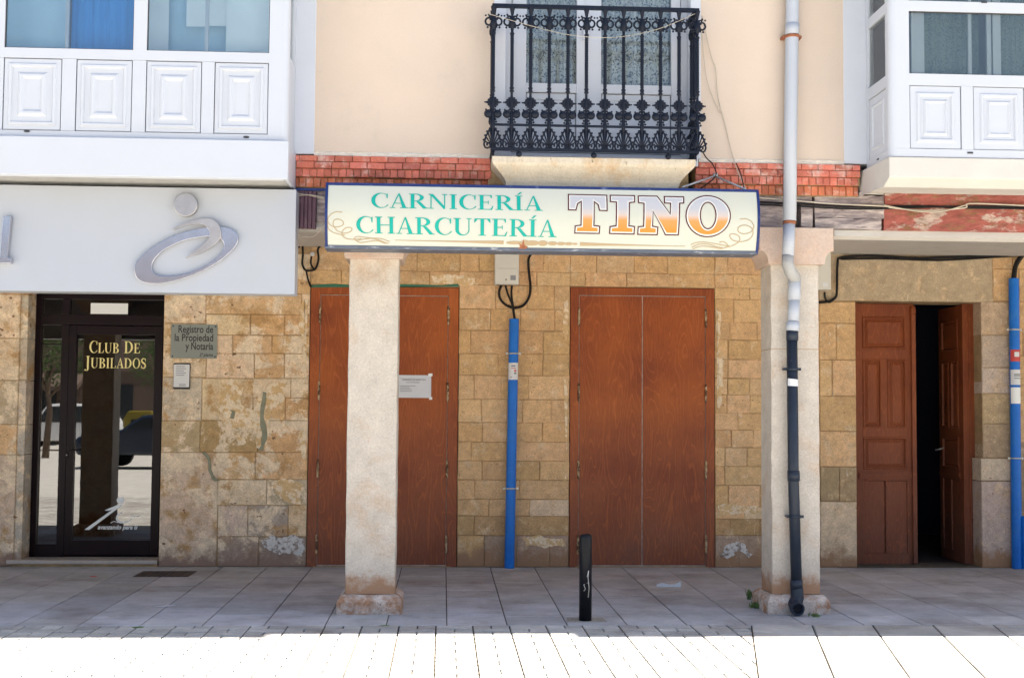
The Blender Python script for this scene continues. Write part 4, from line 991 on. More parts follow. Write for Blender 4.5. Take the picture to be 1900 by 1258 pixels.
# inner sliding sashes, blinds
mg = MB(); c1, c2 = ax(125, 50, BY+.06), ax(384, 50, BY+.06)
for c_ in (c1, c2, c1-2*st_, c1-4*st_): mg.box(c_-.014, c_+.014, BY+.055, BY+.075, bz_g0, bz_g1)
mg.build('sash_stile', M['pvc'], bayL)
def pane_cloth(name, m_, x0, x1, y, z0, z1, par, wav=.0, step=.03):
    mb = MB(); k = max(1, int((x1-x0)/step)) if wav else 1
    for i in range(k):
        u0, u1 = x0+(x1-x0)*i/k, x0+(x1-x0)*(i+1)/k; a, b = y+wav*math.sin(i*1.7), y+wav*math.sin((i+1)*1.7)
        mb.face([(u0, a, z0), (u1, b, z0), (u1, b, z1), (u0, a, z1)], smooth=True)
    mb.build(name, M[m_], par)
b1 = lambda x_: ax(x_, 50, BY+.25)
pane_cloth('blind', 'curtg', b1(-350), b1(128), BY+.25, bz_p0, bz_g1, bayL)
pane_cloth('curtain', 'curtb', b1(128), b1(252), BY+.32, bz_p0, bz_g1, bayL, .012)
pane_cloth('blind', 'curtw', b1(258), b1(312), BY+.27, bz_p0, bz_g1, bayL)
pane_cloth('blind', 'curtw', b1(345), b1(384), BY+.26, az(360, 50, BY+.26), bz_g1, bayL)
pane_cloth('blind', 'curtw', b1(384), b1(420), BY+.26, az(360, 48, BY+.26), bz_g1, bayL)
pane_cloth('blind', 'curtw', b1(420), b1(530), BY+.24, bz_p0, bz_g1, bayL)
pane_cloth('blind', 'curtg', b1(300), b1(430), BY+.36, bz_p0, bz_g1, bayL)
# side of the bay
mb = MB(); sw = xR
mb.box(sw-.05, sw-.004, BY+.052, F-.005, bz_ap1, bz_p1+.08); mb.box(sw-.05, sw-.004, BY+.052, F-.005, bz_g1, bz_g1+.1); mb.box(sw-.05, sw-.004, F-.06, F-.005, bz_p1+.08, bz_g1)
mb.box(sw-.05, sw-.004, BY+.052, BY+.10, bz_p1+.08, bz_g1)
mb.build('bay_side', M['pvc'], bayL, .003)
mb = MB(); mb.box(sw-.03, sw-.024, BY+.1, F-.06, bz_p1+.08, bz_g1); mb.build('side_pane', M['gwin'], bayL)
# apron box with recessed soffit
mb = MB(); ay = BY-.05; xa_ = xR+.012
mb.box(xLft, xa_, ay, ay+.03, bz_ap0, bz_ap1); mb.box(xa_-.03, xa_, ay+.03, F-.005, bz_ap0-.0, bz_ap1); mb.box(xLft, xa_-.03, ay+.03, F+.0, bz_ap1-.03, bz_ap1-.001)
mb.box(xLft, xa_-.03, ay+.03, ay+.06, bz_ap0-.004, bz_ap0+.02)
mb.build('bay_apron', M['pvc'], bayL, .006)
mb = MB(); mb.box(xLft, xa_-.035, ay+.065, F, bz_ap0+.012, bz_ap0+.03)
for i in range(9): mb.box(xLft, xa_-.04, ay+.09+i*.045, ay+.092+i*.045, bz_ap0+.008, bz_ap0+.012)
mb.build('bay_soffit', M['pipeg'], bayL)
mb = MB()
for px, py in ((50, 244), (457, 255), (-300, 240)):
    x_, z_ = at(px, py, BY); mb.prism([(x_+.024*math.cos(R(q)), z_+.009*math.sin(R(q))) for q in range(0, 360, 30)], BY-.004, BY+.0)
mb.build('drain_slot', M['gasket'], bayL)
mb = MB(); mb.box(xLft, xR-.02, BY+.06, F-.006, bz_ap1+.002, bz_ap1+.02); mb.box(xLft, xFa-2.21, F, F+.3, 3.3, bz_p0); mb.box(xLft, xFa-2.21, F+.1, F+.3, bz_p0, bz_g1+1); mb.box(xLft, xR, BY, F+.1, bz_g1+.12, bz_g1+.9)
mb.build('bay_floor', M['whitepaint'], bayL)
# ================================================================== RIGHT BAY
z = lambda y: az(1750, y, RY)
rz_b, rz_p0, rz_p1, rz_g0, rz_g1, rz_u0 = z(292), z(277), z(160), z(138), z(22), z(3)
xl = ax(1650, 200, RY); RBx = 8.2; top_ = 5.9
pan = [(ax(1688, 220, RY), ax(1784, 220, RY))]; pt = ax(1806, 220, RY)-pan[0][0]
pan += [(pan[0][0]+pt*(i+1), pan[0][1]+pt*(i+1)) for i in range(9)]
mb = MB()
mb.box(xl+.05, RBx, RY, RY+.05, rz_b, rz_p0-.001); mb.box(pan[0][0], RBx, RY, RY+.05, rz_p1+.001, rz_g0); mb.box(pan[0][0], RBx, RY, RY+.05, rz_g1, rz_u0)
mb.box(xl+.05, pan[0][0], RY-.0008, RY+.05, rz_p0, top_)
mb.prism([(xl+.05, RY-.0008)]+[(xl+.05-.05*math.sin(R(a)), RY+.05-.05*math.cos(R(a))) for a in range(0, 91, 15)]+[(xl+.05, RY+.05)], rz_b, top_, axis='z')
for i in range(len(pan)-1):
    a, b = pan[i][1], pan[i+1][0]; mb.box(a, b, RY-.0006, RY+.05, rz_p0, rz_p1)
    if i % 3 == 2: mb.box(a, b, RY-.0006, RY+.05, rz_g0, rz_g1); mb.box(a, b, RY-.0006, RY+.05, rz_u0, top_)
mb.box(pan[0][0], RBx, RY, RY+.05, top_, top_+.1)
bayR = mb.build('bay_window', M['pvc'], HR, .004)
for a, b in pan:
    w_, h = b-a, rz_p1-rz_p0
    mb = MB(); Y_ = RY; ix, e = .07, 1
    mb.rings(a+.002, b-.002, rz_p0, rz_p1, [(0, Y_+.02), (.003, Y_+.02), (.005, Y_+.005), (.05, Y_+.005), (.06, Y_-.006), (.074, Y_-.006), (.084, Y_+.007), (.105, Y_+.007), (.122, Y_-.006), (.136, Y_+.004), (.14, Y_+.004)]); mb.build('bay_panel', M['pvc'], bayR)
for i in (0, 3, 6):
    for z0, z1 in ((rz_g0, rz_g1), (rz_u0, top_)):
        a, b = pan[i][0], pan[i+2][1]
        mg = MB(); mg.box(a, b, RY+.025, RY+.031, z0, z1); mg.build('pane', M['gwin2'], bayR)
        mg = MB(); mg.frame(a, b, z0, z1, .006, RY+.012, RY+.024); mg.build('gasket', M['gasket'], bayR)
mg = MB(); x_ = ax(1799, 80, RY+.06)
mg.box(x_-.014, x_+.014, RY+.055, RY+.075, rz_g0, top_); mg.box(ax(1690, 80, RY+.07), ax(1714, 80, RY+.07), RY+.06, RY+.08, rz_g0, top_)
mg.box(ax(1830, 80, RY+.06), ax(1838, 80, RY+.06), RY+.05, RY+.075, rz_g0, top_); mg.box(ax(1842, 80, RY+.06), ax(1857, 80, RY+.06), RY+.06, RY+.08, rz_g0, top_)
for k_ in range(1, 4): mg.box(x_+k_*3*pt-.014, x_+k_*3*pt+.014, RY+.055, RY+.075, rz_g0, top_)
mg.build('sash_stile', M['pvc'], bayR)
c_ = lambda x_: ax(x_, 80, RY+.2)
pane_cloth('lace_curtain', 'laceg', c_(1700), c_(1815), RY+.2, rz_p0, top_, bayR, .008, .02)
pane_cloth('lace_curtain', 'laceg', c_(1850), c_(3000), RY+.2, rz_p0, top_, bayR, .008, .02)
# side
xs_ = xl
mb = MB(); s0_, s1_y = RY+.052, F-.005
mb.box(xs_+.002, xs_+.05, s0_, s1_y, rz_b, rz_p0); mb.box(xs_+.002, xs_+.05, s0_, s1_y, rz_p1+.0, rz_g0); mb.box(xs_+.002, xs_+.05, s0_, s1_y, rz_g1, rz_u0)
for z0, z1 in ((rz_p0, rz_p1), (rz_g0, rz_g1), (rz_u0, top_)):
    mb.box(xs_+.003, xs_+.05, s0_, s0_+.04, z0, z1); mb.box(xs_+.003, xs_+.05, s1_y-.05, s1_y, z0, z1)
mb.build('bay_side', M['pvc'], bayR, .002)
mb = MB(); mb.rings(s0_+.042, s1_y-.052, rz_p0+.002, rz_p1-.002, [(0, .02), (.004, .008), (.06, .008), (.07, .0), (.08, 0), (.09, .01), (.11, .01)])
mb.v = [(xs_+.004+b, a, c) for a, b, c in mb.v]; mb.build('bay_panel', M['pvc'], bayR)
for z0, z1 in ((rz_g0, rz_g1), (rz_u0, top_)):
    mb = MB(); mb.box(xs_+.02, xs_+.026, s0_+.04, s1_y-.05, z0, z1); mb.build('side_pane', M['gwin2'], bayR)
mb = MB()
for px in (1800, 2100, 2400):
    x_, z_ = at(px, 284, RY); mb.box(x_-.022, x_+.022, RY-.004, RY, z_-.007, z_+.007)
    x_, z_ = at(px+26, 5, RY); mb.box(x_-.022, x_+.022, RY-.004, RY, z_-.007, z_+.007)
mb.box(xs_-.003, xs_+.002, RY+.25, RY+.29, rz_p0-.04, rz_p0-.028)
mb.build('drain_slot', M['gasket'], bayR)
# plaster apron, flared down to the wall
mb = MB(); zq = [az(1750, 293, RY), az(1750, 331, RY), az(1750, 347, RY+.05), zb1+.02]
xa_ = xl
def lvl(zz, i, yo): return [(xa_+i, RY+yo, zz), (RBx, RY+yo, zz), (RBx, F+.1, zz), (xa_+i*.0-.03, F+.1, zz)]
V = lvl(zq[0], -.01, -.012)+lvl(zq[1], -.012, -.012)+lvl(zq[2], -.02, .10)+lvl(zq[3], -.03, .48)
for r in range(4):
    V[r*4] = (xa_+(-.008, -.008, -.015, -.03)[r], V[r*4][1], V[r*4][2])
    V[r*4+3] = (ax(1600, 320, F)+(0, -.005, -.015, -.02)[r], F+.1, V[r*4][2])
Fc = []
for r in range(3):
    for k in range(4): j = (k+1) % 4; Fc.append((r*4+k, r*4+j, r*4+4+j, r*4+4+k))
Fc += [(0, 1, 2, 3), (12, 13, 14, 15)]
mb.mesh(V, Fc); mb.build('bay_apron', M['plaster'], bayR, .008)
mb = MB(); mb.box(xl+.06, RBx, RY+.06, F+.1, rz_b+.002, rz_b+.02); mb.box(xl+.01, RBx, RY+.0, F+.1, top_+.12, 6.2); mb.box(xFb+.23, RBx, F+.3, F+.36, 3.4, 6.6); mb.build('bay_floor', M['whitepaint'], bayR)
# ================================================================== FASCIA SIGN (left)
FY = 9.95
fx1 = ax(548, 450, FY); fz0, fz1 = az(300, 543, FY), az(300, 348, FY)
fs = empty('fascia_sign', (-2.4, FY, fz0), 'long pale grey fascia panel with a chrome swirl emblem over the glass door', 'sign')
mb = MB(); mb.box(XE+.4, fx1, FY, FY+.012, fz0, fz1); mb.box(XE+.4, fx1, FY+.012, FY+.20, fz1-.010, fz1); mb.box(fx1-.012, fx1, FY+.012, FY+.20, fz0, fz1-.010); mb.box(XE+.4, fx1-.012, FY+.012, FY+.20, fz0, fz0+.010)
mb.build('fascia_panel', M['fascia'], fs, .002)
k = lambda x_, y_, Y=FY-.03: at(x_/3.145, 330+y_/3.145, Y)
def loop(pts, Y=FY-.03, kk=5):
    P = list(pts); n = len(P); out = []
    for i in range(n):
        for j in range(kk):
            t = j/kk; a, b, c, d = P[i-1], P[i], P[(i+1) % n], P[(i+2) % n]
            out.append(tuple(.5*((2*b[q])+(-a[q]+c[q])*t+(2*a[q]-5*b[q]+4*c[q]-d[q])*t*t+(-a[q]+3*b[q]-3*c[q]+d[q])*t**3) for q in (0, 1)))
    return [k(*p, Y) for p in out]
OUT = [(785,545),(792,500),(850,435),(935,378),(1050,325),(1180,294),(1290,286),(1365,308),(1390,358),(1365,412),(1290,480),(1180,545),(1065,590),(955,616),(865,616),(805,592)]
INN = [(886,525),(898,482),(945,430),(1000,398),(1080,365),(1170,347),(1240,343),(1290,360),(1307,395),(1290,440),(1225,497),(1140,542),(1070,563),(990,575),(935,572),(900,556)]
mb = MB(); mb.band(loop(OUT), loop(INN), FY-.035, FY-.012); mb.build('emblem_ring', M['chrome'], fs, .003)
SW = ([(1010,301),(1080,262),(1170,240),(1240,243),(1283,283),(1289,345),(1250,395),(1170,440),(1085,470)], [(1014,306),(1080,282),(1150,270),(1196,280),(1222,312),(1222,345),(1195,382),(1140,425),(1083,468)])
o_, i_ = [[k(*p, FY-.05) for p in smooth(s, 5)] for s in SW]
mb = MB(); mb.band(o_, i_, FY-.060, FY-.037, closed=False); mb.build('emblem_swoosh', M['brushed'], fs, .002)
cx_, cz_ = k(1083, 158, FY-.05); mb = MB(); r_ = 68/3.145/2378.7*(FY-.05)
mb.prism([(cx_+r_*math.cos(R(a)), cz_+r_*math.sin(R(a))) for a in range(0, 360, 8)], FY-.055, FY-.004); mb.build('emblem_disc', M['brushed'], fs, .003)
mb = MB(); mb.prism([k(*p, FY-.05) for p in ((22,224),(66,226),(45,466),(68,468),(66,500),(-40,500),(-38,470),(0,468))], FY-.06, FY-.002); mb.build('chrome_letter', M['chrome'], fs, .003)
# ================================================================== SHOP SIGN
SG = 9.80
sx0, sx1 = ax(604, 400, SG), ax(1407, 410, SG); sz1, sz0 = az(1000, 346, SG), az(1000, 466, SG)
def ymap(zz):
    t = (zz-sz0)/(sz1-sz0); return SG+.015-.075*math.sin(math.pi*min(1, max(0, t*.92+.04)))**.9+.03*(t-.5)*-1
ss = empty('shop_sign', ((sx0+sx1)/2, SG, sz0), 'long cream butcher shop sign with teal words and orange name between the two pillars', 'sign')
mb = MB(); n = 14; tr = .026
V = []; Fc = []
for i in range(n+1):
    zz = sz0+tr+(sz1-sz0-2*tr*.9)*i/n; V += [(sx0+tr*.8, ymap(zz), zz), (sx1-tr*.8, ymap(zz), zz)]
for i in range(n): Fc.append((2*i, 2*i+1, 2*i+3, 2*i+2))
mb.mesh(V, Fc, None, True)
face = mb.build('sign_face', M['signface'], ss)
mb = MB()
for xa, xb in ((sx0, sx0+tr*.8), (sx1-tr*.8, sx1)):       # curved end pieces down to the back
    prof = [(ymap(sz0+(sz1-sz0)*i/n)-.006, sz0+(sz1-sz0)*i/n) for i in range(n+1)]+[(F-.14, sz1), (F-.14, sz0)]
    mb.prism(prof, xa, xb, axis='x')
mb.box(sx0+tr*.8, sx1-tr*.8, ymap(sz1)-.01, F-.14, sz1-tr*.9, sz1)
mb.build('sign_casing', M['navy'], ss, .003)
mb = MB(); mb.box(sx0-.004, sx1-.01, ymap(sz0)-.012, F-.12, sz0-.002, sz0+tr); mb.build('bottom_rail', M['navyworn'], ss, .003)
cuts = [sz0+(sz1-sz0)*i/16 for i in range(1, 16)]
def curved(name, polys, m_, off=.0):
    mb = MB(); sheet(mb, polys, 0, .0015+off, .0001, ymap=lambda q: ymap(q)-.0008, cuts=cuts); return mb.build(name, M[m_], ss)
fy = lambda x_, y_: at(x_, y_, SG-.05)
def tline(s, xa, ya_top, ya_bot, xb, yb_top, yb_bot):
    P = fit(text_polys(s), 0, 1, 0, 1); out = []
    for p in P:
        q = []
        for u, v in p:
            px = xa+(xb-xa)*u; yt = ya_top+(yb_top-ya_top)*u; yb_ = ya_bot+(yb_bot-ya_bot)*u; q.append(fy(px, yb_+(yt-yb_)*v))
        out.append(q)
    return out
curved('teal_word', tline('CARNICERÍA', 689, 358, 386, 1007, 364, 392), 'teal'); curved('teal_word', tline('CHARCUTERÍA', 661, 402, 432, 1033, 409, 440), 'teal')
kz = lambda p: fy(1000+p[0]/4.222, 330+p[1]/4.222)
Tp = [(228,125),(537,132),(537,265),(470,262),(460,215),(436,195),(434,373),(480,378),(477,440),(277,437),(280,375),(325,370),(328,192),(306,207),(292,260),(226,258)]
Ip = [(556,132),(755,135),(753,195),(712,200),(708,375),(752,380),(750,445),(550,440),(553,380),(600,375),(603,195),(555,192)]
Np = [(776,137),(930,139),(1025,282),(1027,205),(980,203),(980,142),(1140,145),(1138,203),(1105,205),(1097,452),(990,450),(893,270),(893,378),(935,385),(932,450),(771,447),(773,382),(815,378),(818,205),(775,200)]
Oo = [(1323+178*math.cos(R(a)), 300+165*math.sin(R(a))) for a in range(0, 360, 10)]
Oi = [(1323+57*math.cos(R(a)), 297+100*math.sin(R(a))) for a in range(0, 360, 10)]
def inset(poly, d):
    n = len(poly); area = sum(poly[i][0]*poly[(i+1) % n][1]-poly[(i+1) % n][0]*poly[i][1] for i in range(n)); s = 1 if area > 0 else -1; out = []
    for i in range(n):
        a, b, c = poly[i-1], poly[i], poly[(i+1) % n]
        e1 = Vector((b[0]-a[0], b[1]-a[1])).normalized(); e2 = Vector((c[0]-b[0], c[1]-b[1])).normalized()
        n1 = Vector((-e1.y, e1.x))*s; n2 = Vector((-e2.y, e2.x))*s; m_ = (n1+n2); m_ = m_/max(.35, m_.dot(n1)) if m_.length > 1e-6 else n1
        if m_.length > 1.8: m_ = m_.normalized()*1.8
        out.append((b[0]+m_.x*d, b[1]+m_.y*d))
    return out
def ringpolys(o, i_): n = len(o); return [[o[j], o[(j+1) % n], i_[(j+1) % n], i_[j]] for j in range(n)]
for P in (Tp, Ip, Np): curved('letter_outline', [[kz(p) for p in q] for q in ringpolys(P, inset(P, 8.5))], 'maroon', .0004)
for lines in (ringpolys(Oo, inset(Oo, 8.5)), ringpolys(Oi, inset(Oi, -8.5))): curved('letter_outline', [[kz(p) for p in q] for q in lines], 'maroon', .0004)
m = mat('name_white_band', (.56, .56, .52), .4, var=.02); M['nameband'] = m
for P in ([inset(Tp, 9)], [inset(Ip, 9)], [inset(Np, 9)], ringpolys(inset(Oo, 9), inset(Oi, -9))): curved('letter_band', [[kz(p) for p in q] for q in P], 'nameband')
# painted fade from pale grey to orange inside each letter
m = mat('orange_fade_paint', (.8, .4, .05), .45, var=.02); nt = m.node_tree; N = nt.nodes
tc = N.new('ShaderNodeTexCoord'); sp = N.new('ShaderNodeSeparateXYZ'); L(nt, tc.outputs['Object'], sp.inputs[0])
z_a = kz((700, 430))[1]-sz0; z_b = kz((700, 160))[1]-sz0
mr = N.new('ShaderNodeMapRange'); mr.inputs[1].default_value = z_a; mr.inputs[2].default_value = z_b; L(nt, sp.outputs[2], mr.inputs[0])
r = N.new('ShaderNodeValToRGB'); L(nt, mr.outputs[0], r.inputs[0]); el = r.color_ramp.elements
el[0].position = .08; el[0].color = (.60, .185, .006, 1); el[1].position = .72; el[1].color = (.40, .40, .42, 1)
e = el.new(.36); e.color = (.56, .24, .06, 1); e = el.new(.52); e.color = (.48, .41, .37, 1)
L(nt, r.outputs[0], N['Principled BSDF'].inputs['Base Color']); M['orangefade'] = m
for P in ([inset(Tp, 19)], [inset(Ip, 19)], [inset(Np, 19)], ringpolys(inset(Oo, 20), inset(Oi, -19))): curved('letter_fill', [[kz(p) for p in q] for q in P], 'orangefade', .0012)
# scroll ornaments
kL = lambda p: fy(500+p[0]/3.594, 250+p[1]/3.594)
sc = []
for path in ([(487,520),(440,518),(400,545),(390,580),(415,610),(460,615),(492,600),(485,575),(455,565),(430,575),(425,600),(445,635),(490,655),(530,650),(550,632),(540,620),(510,622),(485,645),(488,675),(520,692),(570,695),(610,690)],
             [(390,570),(388,610),(405,640),(450,660),(500,668)], [(560,692),(580,678),(620,680),(680,688),(740,690),(800,710)], [(575,705),(640,692),(700,692),(790,722)], [(560,690),(600,715),(660,708),(720,704),(770,722)]):
    sc += [[kL(p) for p in q] for q in ribbon(smooth(path, 5), 5)]
curved('scroll_ornament', sc, 'goldline'); sc = []
kR = lambda p: fy(1000+p[0]/4.222, 330+p[1]/4.222)
for path in ([(1572,327),(1620,325),(1660,345),(1682,385),(1660,425),(1610,440),(1565,425),(1560,395),(1590,375),(1635,378),(1672,405),(1675,450),(1645,485),(1590,498),(1530,490),(1498,460),(1505,442),(1540,442),(1575,465),(1570,500),(1520,530),(1470,540)],
             [(1198,520),(1240,505),(1300,502),(1380,512),(1450,525),(1500,530)], [(1205,540),(1260,518),(1330,518),(1400,535),(1450,545)], [(1215,552),(1280,532),(1360,538),(1440,550),(1490,530),(1450,498),(1420,505)]):
    sc += [[kR(p) for p in q] for q in ribbon(smooth(path, 5), 6)]
curved('scroll_ornament', sc, 'goldline'); sc = []
fz = lambda p: fy(*p)
for a, b, w_ in ((733, 935, 3.2), (1077, 1273, 3.2)):
    y0_ = 445 if a < 1000 else 452; pts = [(a+(b-a)*i/16, y0_+(i/16)*(4 if a < 1000 else 4)) for i in range(17)]
    sc += [[fz(p) for p in q] for q in ribbon(pts, (lambda t: 1+5.5*t**2.2) if a < 1000 else (lambda t: 1+5.5*(1-t)**2.2))]
for i, (cx_, hw_, hh) in enumerate(((955, 16, 3), (975, 9, 5), (988, 14, 4.5), (1008, 9, 5), (1026, 9, 3.6), (1042, 8, 3.2), (1056, 8, 2.8), (1068, 5, 2))):
    yy_ = 449.5+(cx_-955)*.02; sc.append([fz((cx_+hw_*math.cos(R(a)), yy_+hh*math.sin(R(a)))) for a in range(0, 360, 30)])
curved('line_ornament', sc, 'goldline')
mb = MB()   # a rust flake and a torn corner of film on the sheet
sheet(mb, [[fz(p) for p in ((960,462),(966,456),(963,451),(969,453),(972,443),(974,454),(981,457),(975,461),(970,466))]], 0, .003, ymap=lambda q: ymap(q)-.001, cuts=cuts); mb.build('rust_flake', M['rust'], ss)
sign = ss
# stay rods over the sign
t3 = lambda px, py, Y: (ax(px, py, Y), Y, az(px, py, Y))
mb = MB(); mb.tube([t3(1266, 348, SG+.1), t3(1326, 327, F-.03)], .008, 8); mb.tube([t3(1326, 327, F-.03), t3(1384, 352, SG+.1)], .008, 8); mb.lathe([(.02, az(1326, 330, F)), (.02, az(1326, 324, F))], ax(1326, 327, F), F-.03, 10)
tag(mb.build('sign_stay', M['stay'], None, loc=t3(1326, 327, F-.03)), 'grey V-shaped metal stay tying the top of the butcher sign to the brick band', 'bracket')
# ================================================================== PIPES
def clampring(mb, x, y, z, r, h=.022):
    mb.lathe([(r, z-h/2), (r+.004, z-h/2), (r+.004, z+h/2), (r, z+h/2)], x, y, 18)
# drainpipe on the right pillar
dp = empty('drainpipe', (ax(1480, 1130, 10.1), 10.15, 0), 'tall drainpipe, white above and dark slate below, strapped to the right pillar', 'pipe')
ya = F-.075
mb = MB(); top = [ax(1470, 0, ya)+.01*0+.0, ya, 6.6]
pA, pB = t3(1470.5, 0, ya), t3(1465, 410, ya)
dx = (pA[0]-pB[0])/(pA[2]-pB[2])
mb.tube([(pB[0]+dx*(6.6-pB[2]), ya, 6.6), pA, t3(1467.5, 200, ya), pB], .053, 20); mb.tube([t3(1470.4, 45, ya), t3(1469.5, 67, ya)], .057, 20); mb.build('upper_pipe', M['pipew'], dp)
mb = MB(); a_ = t3(1469.5, 69, ya); mb.tube([(a_[0], ya, a_[2]-.012), (a_[0], ya, a_[2]+.012)], .060, 20); mb.box(a_[0]-.078, a_[0]-.05, ya-.005, F, a_[2]-.01, a_[2]+.01); mb.box(a_[0]+.05, a_[0]+.078, ya-.005, F, a_[2]-.01, a_[2]+.01); mb.build('pipe_bracket', M['rust'], dp)
mb = MB(); mb.tube([pB, t3(1464.5, 416, ya)], .052, 16); mb.build('pipe_bracket', M['rust'], dp)
mb = MB(); mb.tube([t3(1464.4, 416, ya), t3(1462, 475, ya)], .048, 20); mb.build('middle_pipe', M['pipew'], dp)
mb = MB(); yc = PF-.075; mb.tube([t3(1462, 473, ya), t3(1461.5, 490, ya), t3(1467, 505, ya-.0), t3(1474, 514, yc-.02), t3(1475, 522, yc)], [.048, .0485, .050, .049, .045], 20); mb.build('bend', M['pipeg'], dp)
mb = MB(); mb.tube([t3(1474, 518, yc), t3(1473.5, 557, yc)], .050, 20); mb.tube([t3(1473.3, 557, yc), t3(1472, 600, yc)], .046, 20); mb.tube([t3(1471.5, 597, yc), t3(1470.5, 614, yc)], .053, 20)
mb.build('sleeve', M['pipew'], dp)
mb = MB(); mb.tube([t3(1470, 613, yc), t3(1470, 632, yc)], .0485, 20); mb.tube([t3(1469.5, 630, yc), t3(1472, 880, yc), t3(1478, 1085, yc)], .0435, 20)
mb.tube([t3(1472.3, 873, yc), t3(1472.8, 892, yc)], .0495, 20)
mb.tube([t3(1477.5, 1075, yc), t3(1478, 1092, yc)], .049, 20)
mb.build('lower_pipe', M['piped'], dp)
mb = MB()
for py, px in ((685, 1470), (958, 1475)):
    a_ = t3(px, py, yc); clampring(mb, a_[0], yc, a_[2], .045); 
    for s_ in (-1, 1): mb.box(a_[0]+s_*.058-.012, a_[0]+s_*.058+.012, yc-.008, yc+.008, a_[2]-.011, a_[2]+.011); mb.box(a_[0]+s_*.058-.005, a_[0]+s_*.058+.005, yc+.008, PF, a_[2]-.006, a_[2]+.006)
mb.build('pipe_bracket', M['piped'], dp)
mb = MB(); e0 = t3(1478.5, 1090, yc); ex = ax(1480, 1130, yc-.1)
mb.tube([e0, (e0[0]+.003, yc, .13), (ex, yc-.02, .085), (ex, yc-.07, .062)], [.050, .052, .055, .054], 20)
outer = [(.056*math.cos(R(a)), .056*math.sin(R(a))) for a in range(0, 360, 18)]; inner = [(.041*math.cos(R(a)), .041*math.sin(R(a))) for a in range(0, 360, 18)]
mb.band([(ex+a, .060+b) for a, b in outer], [(ex+a, .060+b) for a, b in inner], yc-.11, yc-.065); mb.build('outlet_shoe', M['piped'], dp, .003)
mb = MB(); mb.prism([(ex+a*.98, .060+b*.98) for a, b in inner], yc-.071, yc-.0705); mb.build('outlet_bore', M['dark'], dp)
mb = MB(); a_ = t3(1470.5, 709, yc)
V = []; Fc = []; kk = 12
for j, (zo) in enumerate((-.03, .03)):
    for i in range(kk+1): q = R(195+150*i/kk); V.append((a_[0]+.0445*math.cos(q), yc+.0445*math.sin(q), a_[2]+zo-.012*i/kk*(1 if j else .4)))
for i in range(kk): Fc.append((i, i+1, kk+2+i, kk+1+i))
mb.mesh(V, Fc); mb.build('paper_sticker', M['white'], dp)
def wrap_sticker(parent, x, y, z, r, h, q0, q1, m_, name='paper_sticker'):
    mb = MB(); V = []; kk = 12
    for zz in (z-h/2, z+h/2):
        for i in range(kk+1): q = R(q0+(q1-q0)*i/kk); V.append((x+r*math.cos(q), y+r*math.sin(q), zz))
    mb.mesh(V, [(i, i+1, kk+2+i, kk+1+i) for i in range(kk)], None, True); return mb.build(name, M[m_], parent)
# blue service pipes
def blue_pipe(pts, label, clamps, stickers, r=.0505):
    root = empty('service_pipe', (pts[-1][0], pts[-1][1], 0), label, 'pipe', 'blue service pipes on the arcade wall')
    mb = MB(); mb.tube(pts, r, 20, caps=False); mb.lathe([(r*.9, 0), (r, 0)], 0, 0, 4) if 0 else None
    mb.build('pipe', M['blue'], root)
    for c in clamps:
        mb = MB(); clampring(mb, c[0], c[1], c[2], r+.001, .016)
        for s_ in (-1, 1): mb.box(c[0]+s_*(r+.016)-.013, c[0]+s_*(r+.016)+.013, c[1]-.003, c[1]+.006, c[2]-.010, c[2]+.010)
        mb.build('clamp', M['galv'], root)
    for (x, y, z, h, q0, q1, m_) in stickers: wrap_sticker(root, x, y, z, r+.0012, h, q0, q1, m_)
    return root
yp = W-.085
A, B = t3(954, 592, yp), t3(945, 1053, yp); B = (B[0], B[1], 0)
lerp = lambda z_: A[0]+(B[0]-A[0])*(A[2]-z_)/(A[2]-B[2])
zc = [az(953, 656, yp), az(948, 906, yp)]; zs_ = az(953, 689, yp)
bp1 = blue_pipe([A, B], 'bright blue pipe between the two double doors, rising to the grey box', [(lerp(q), yp, q) for q in zc],
 [(lerp(zs_), yp, zs_, .175, 195, 345, 'white')])
mb = MB()
for (u, zo, w_, h, m_) in ((0, .055, .03, .010, 0), (0, .035, .05, .008, 1), (.016, .0, .036, .045, 0), (-.02, -.055, .03, .01, 0)):
    pass
for m_, lst in (('red', ((.0, .030, .046, .007), (.018, .004, .022, .018))), ('ink', ((0, .055, .04, .009), (.018, -.022, .022, .012), (-.022, -.062, .020, .006)))):
    mb = MB()
    for u, zo, w_, h in lst: mb.box(lerp(zs_)+u-w_/2, lerp(zs_)+u+w_/2, yp-.0545, yp-.045, zs_+zo-h/2, zs_+zo+h/2)
    mb.build('sticker_print', M[m_], bp1)
A2, B2 = t3(1881, 517, yp), t3(1887, 1060, yp); B2 = (B2[0], B2[1], 0)
l2 = lambda z_: A2[0]+(B2[0]-A2[0])*(A2[2]-z_)/(A2[2]-B2[2])
z1_, z2_, z3_, z4_, z5_ = [az(1882, q, yp) for q in (612, 850, 660, 700, 732)]
bp2 = blue_pipe([A2, B2], 'bright blue pipe at the right edge beside the panelled door', [(l2(q), yp, q) for q in (z1_, z2_)],
 [(l2(z3_), yp, z3_, .125, 195, 345, 'red'), (l2(z4_), yp, z4_, .16, 195, 345, 'white'), (l2(z5_)+.0, yp, z5_-.01, .17, 195, 345, 'frost')], .0525)
mb = MB()
for zo, h, w_ in ((z3_, .05, .05),): mb.box(l2(zo)-w_/2, l2(zo)+w_/2, yp-.0565, yp-.05, zo-h/2+.012, zo+h/2+.012)
mb.build('sticker_print', M['white'], bp2)
mb = MB()
for zo in (z4_+.03, z4_+.015, z4_-.012): mb.box(l2(zo)-.03, l2(zo)+.03, yp-.0565, yp-.05, zo-.0035, zo+.0035)
mb.build('sticker_print', M['ink'], bp2)
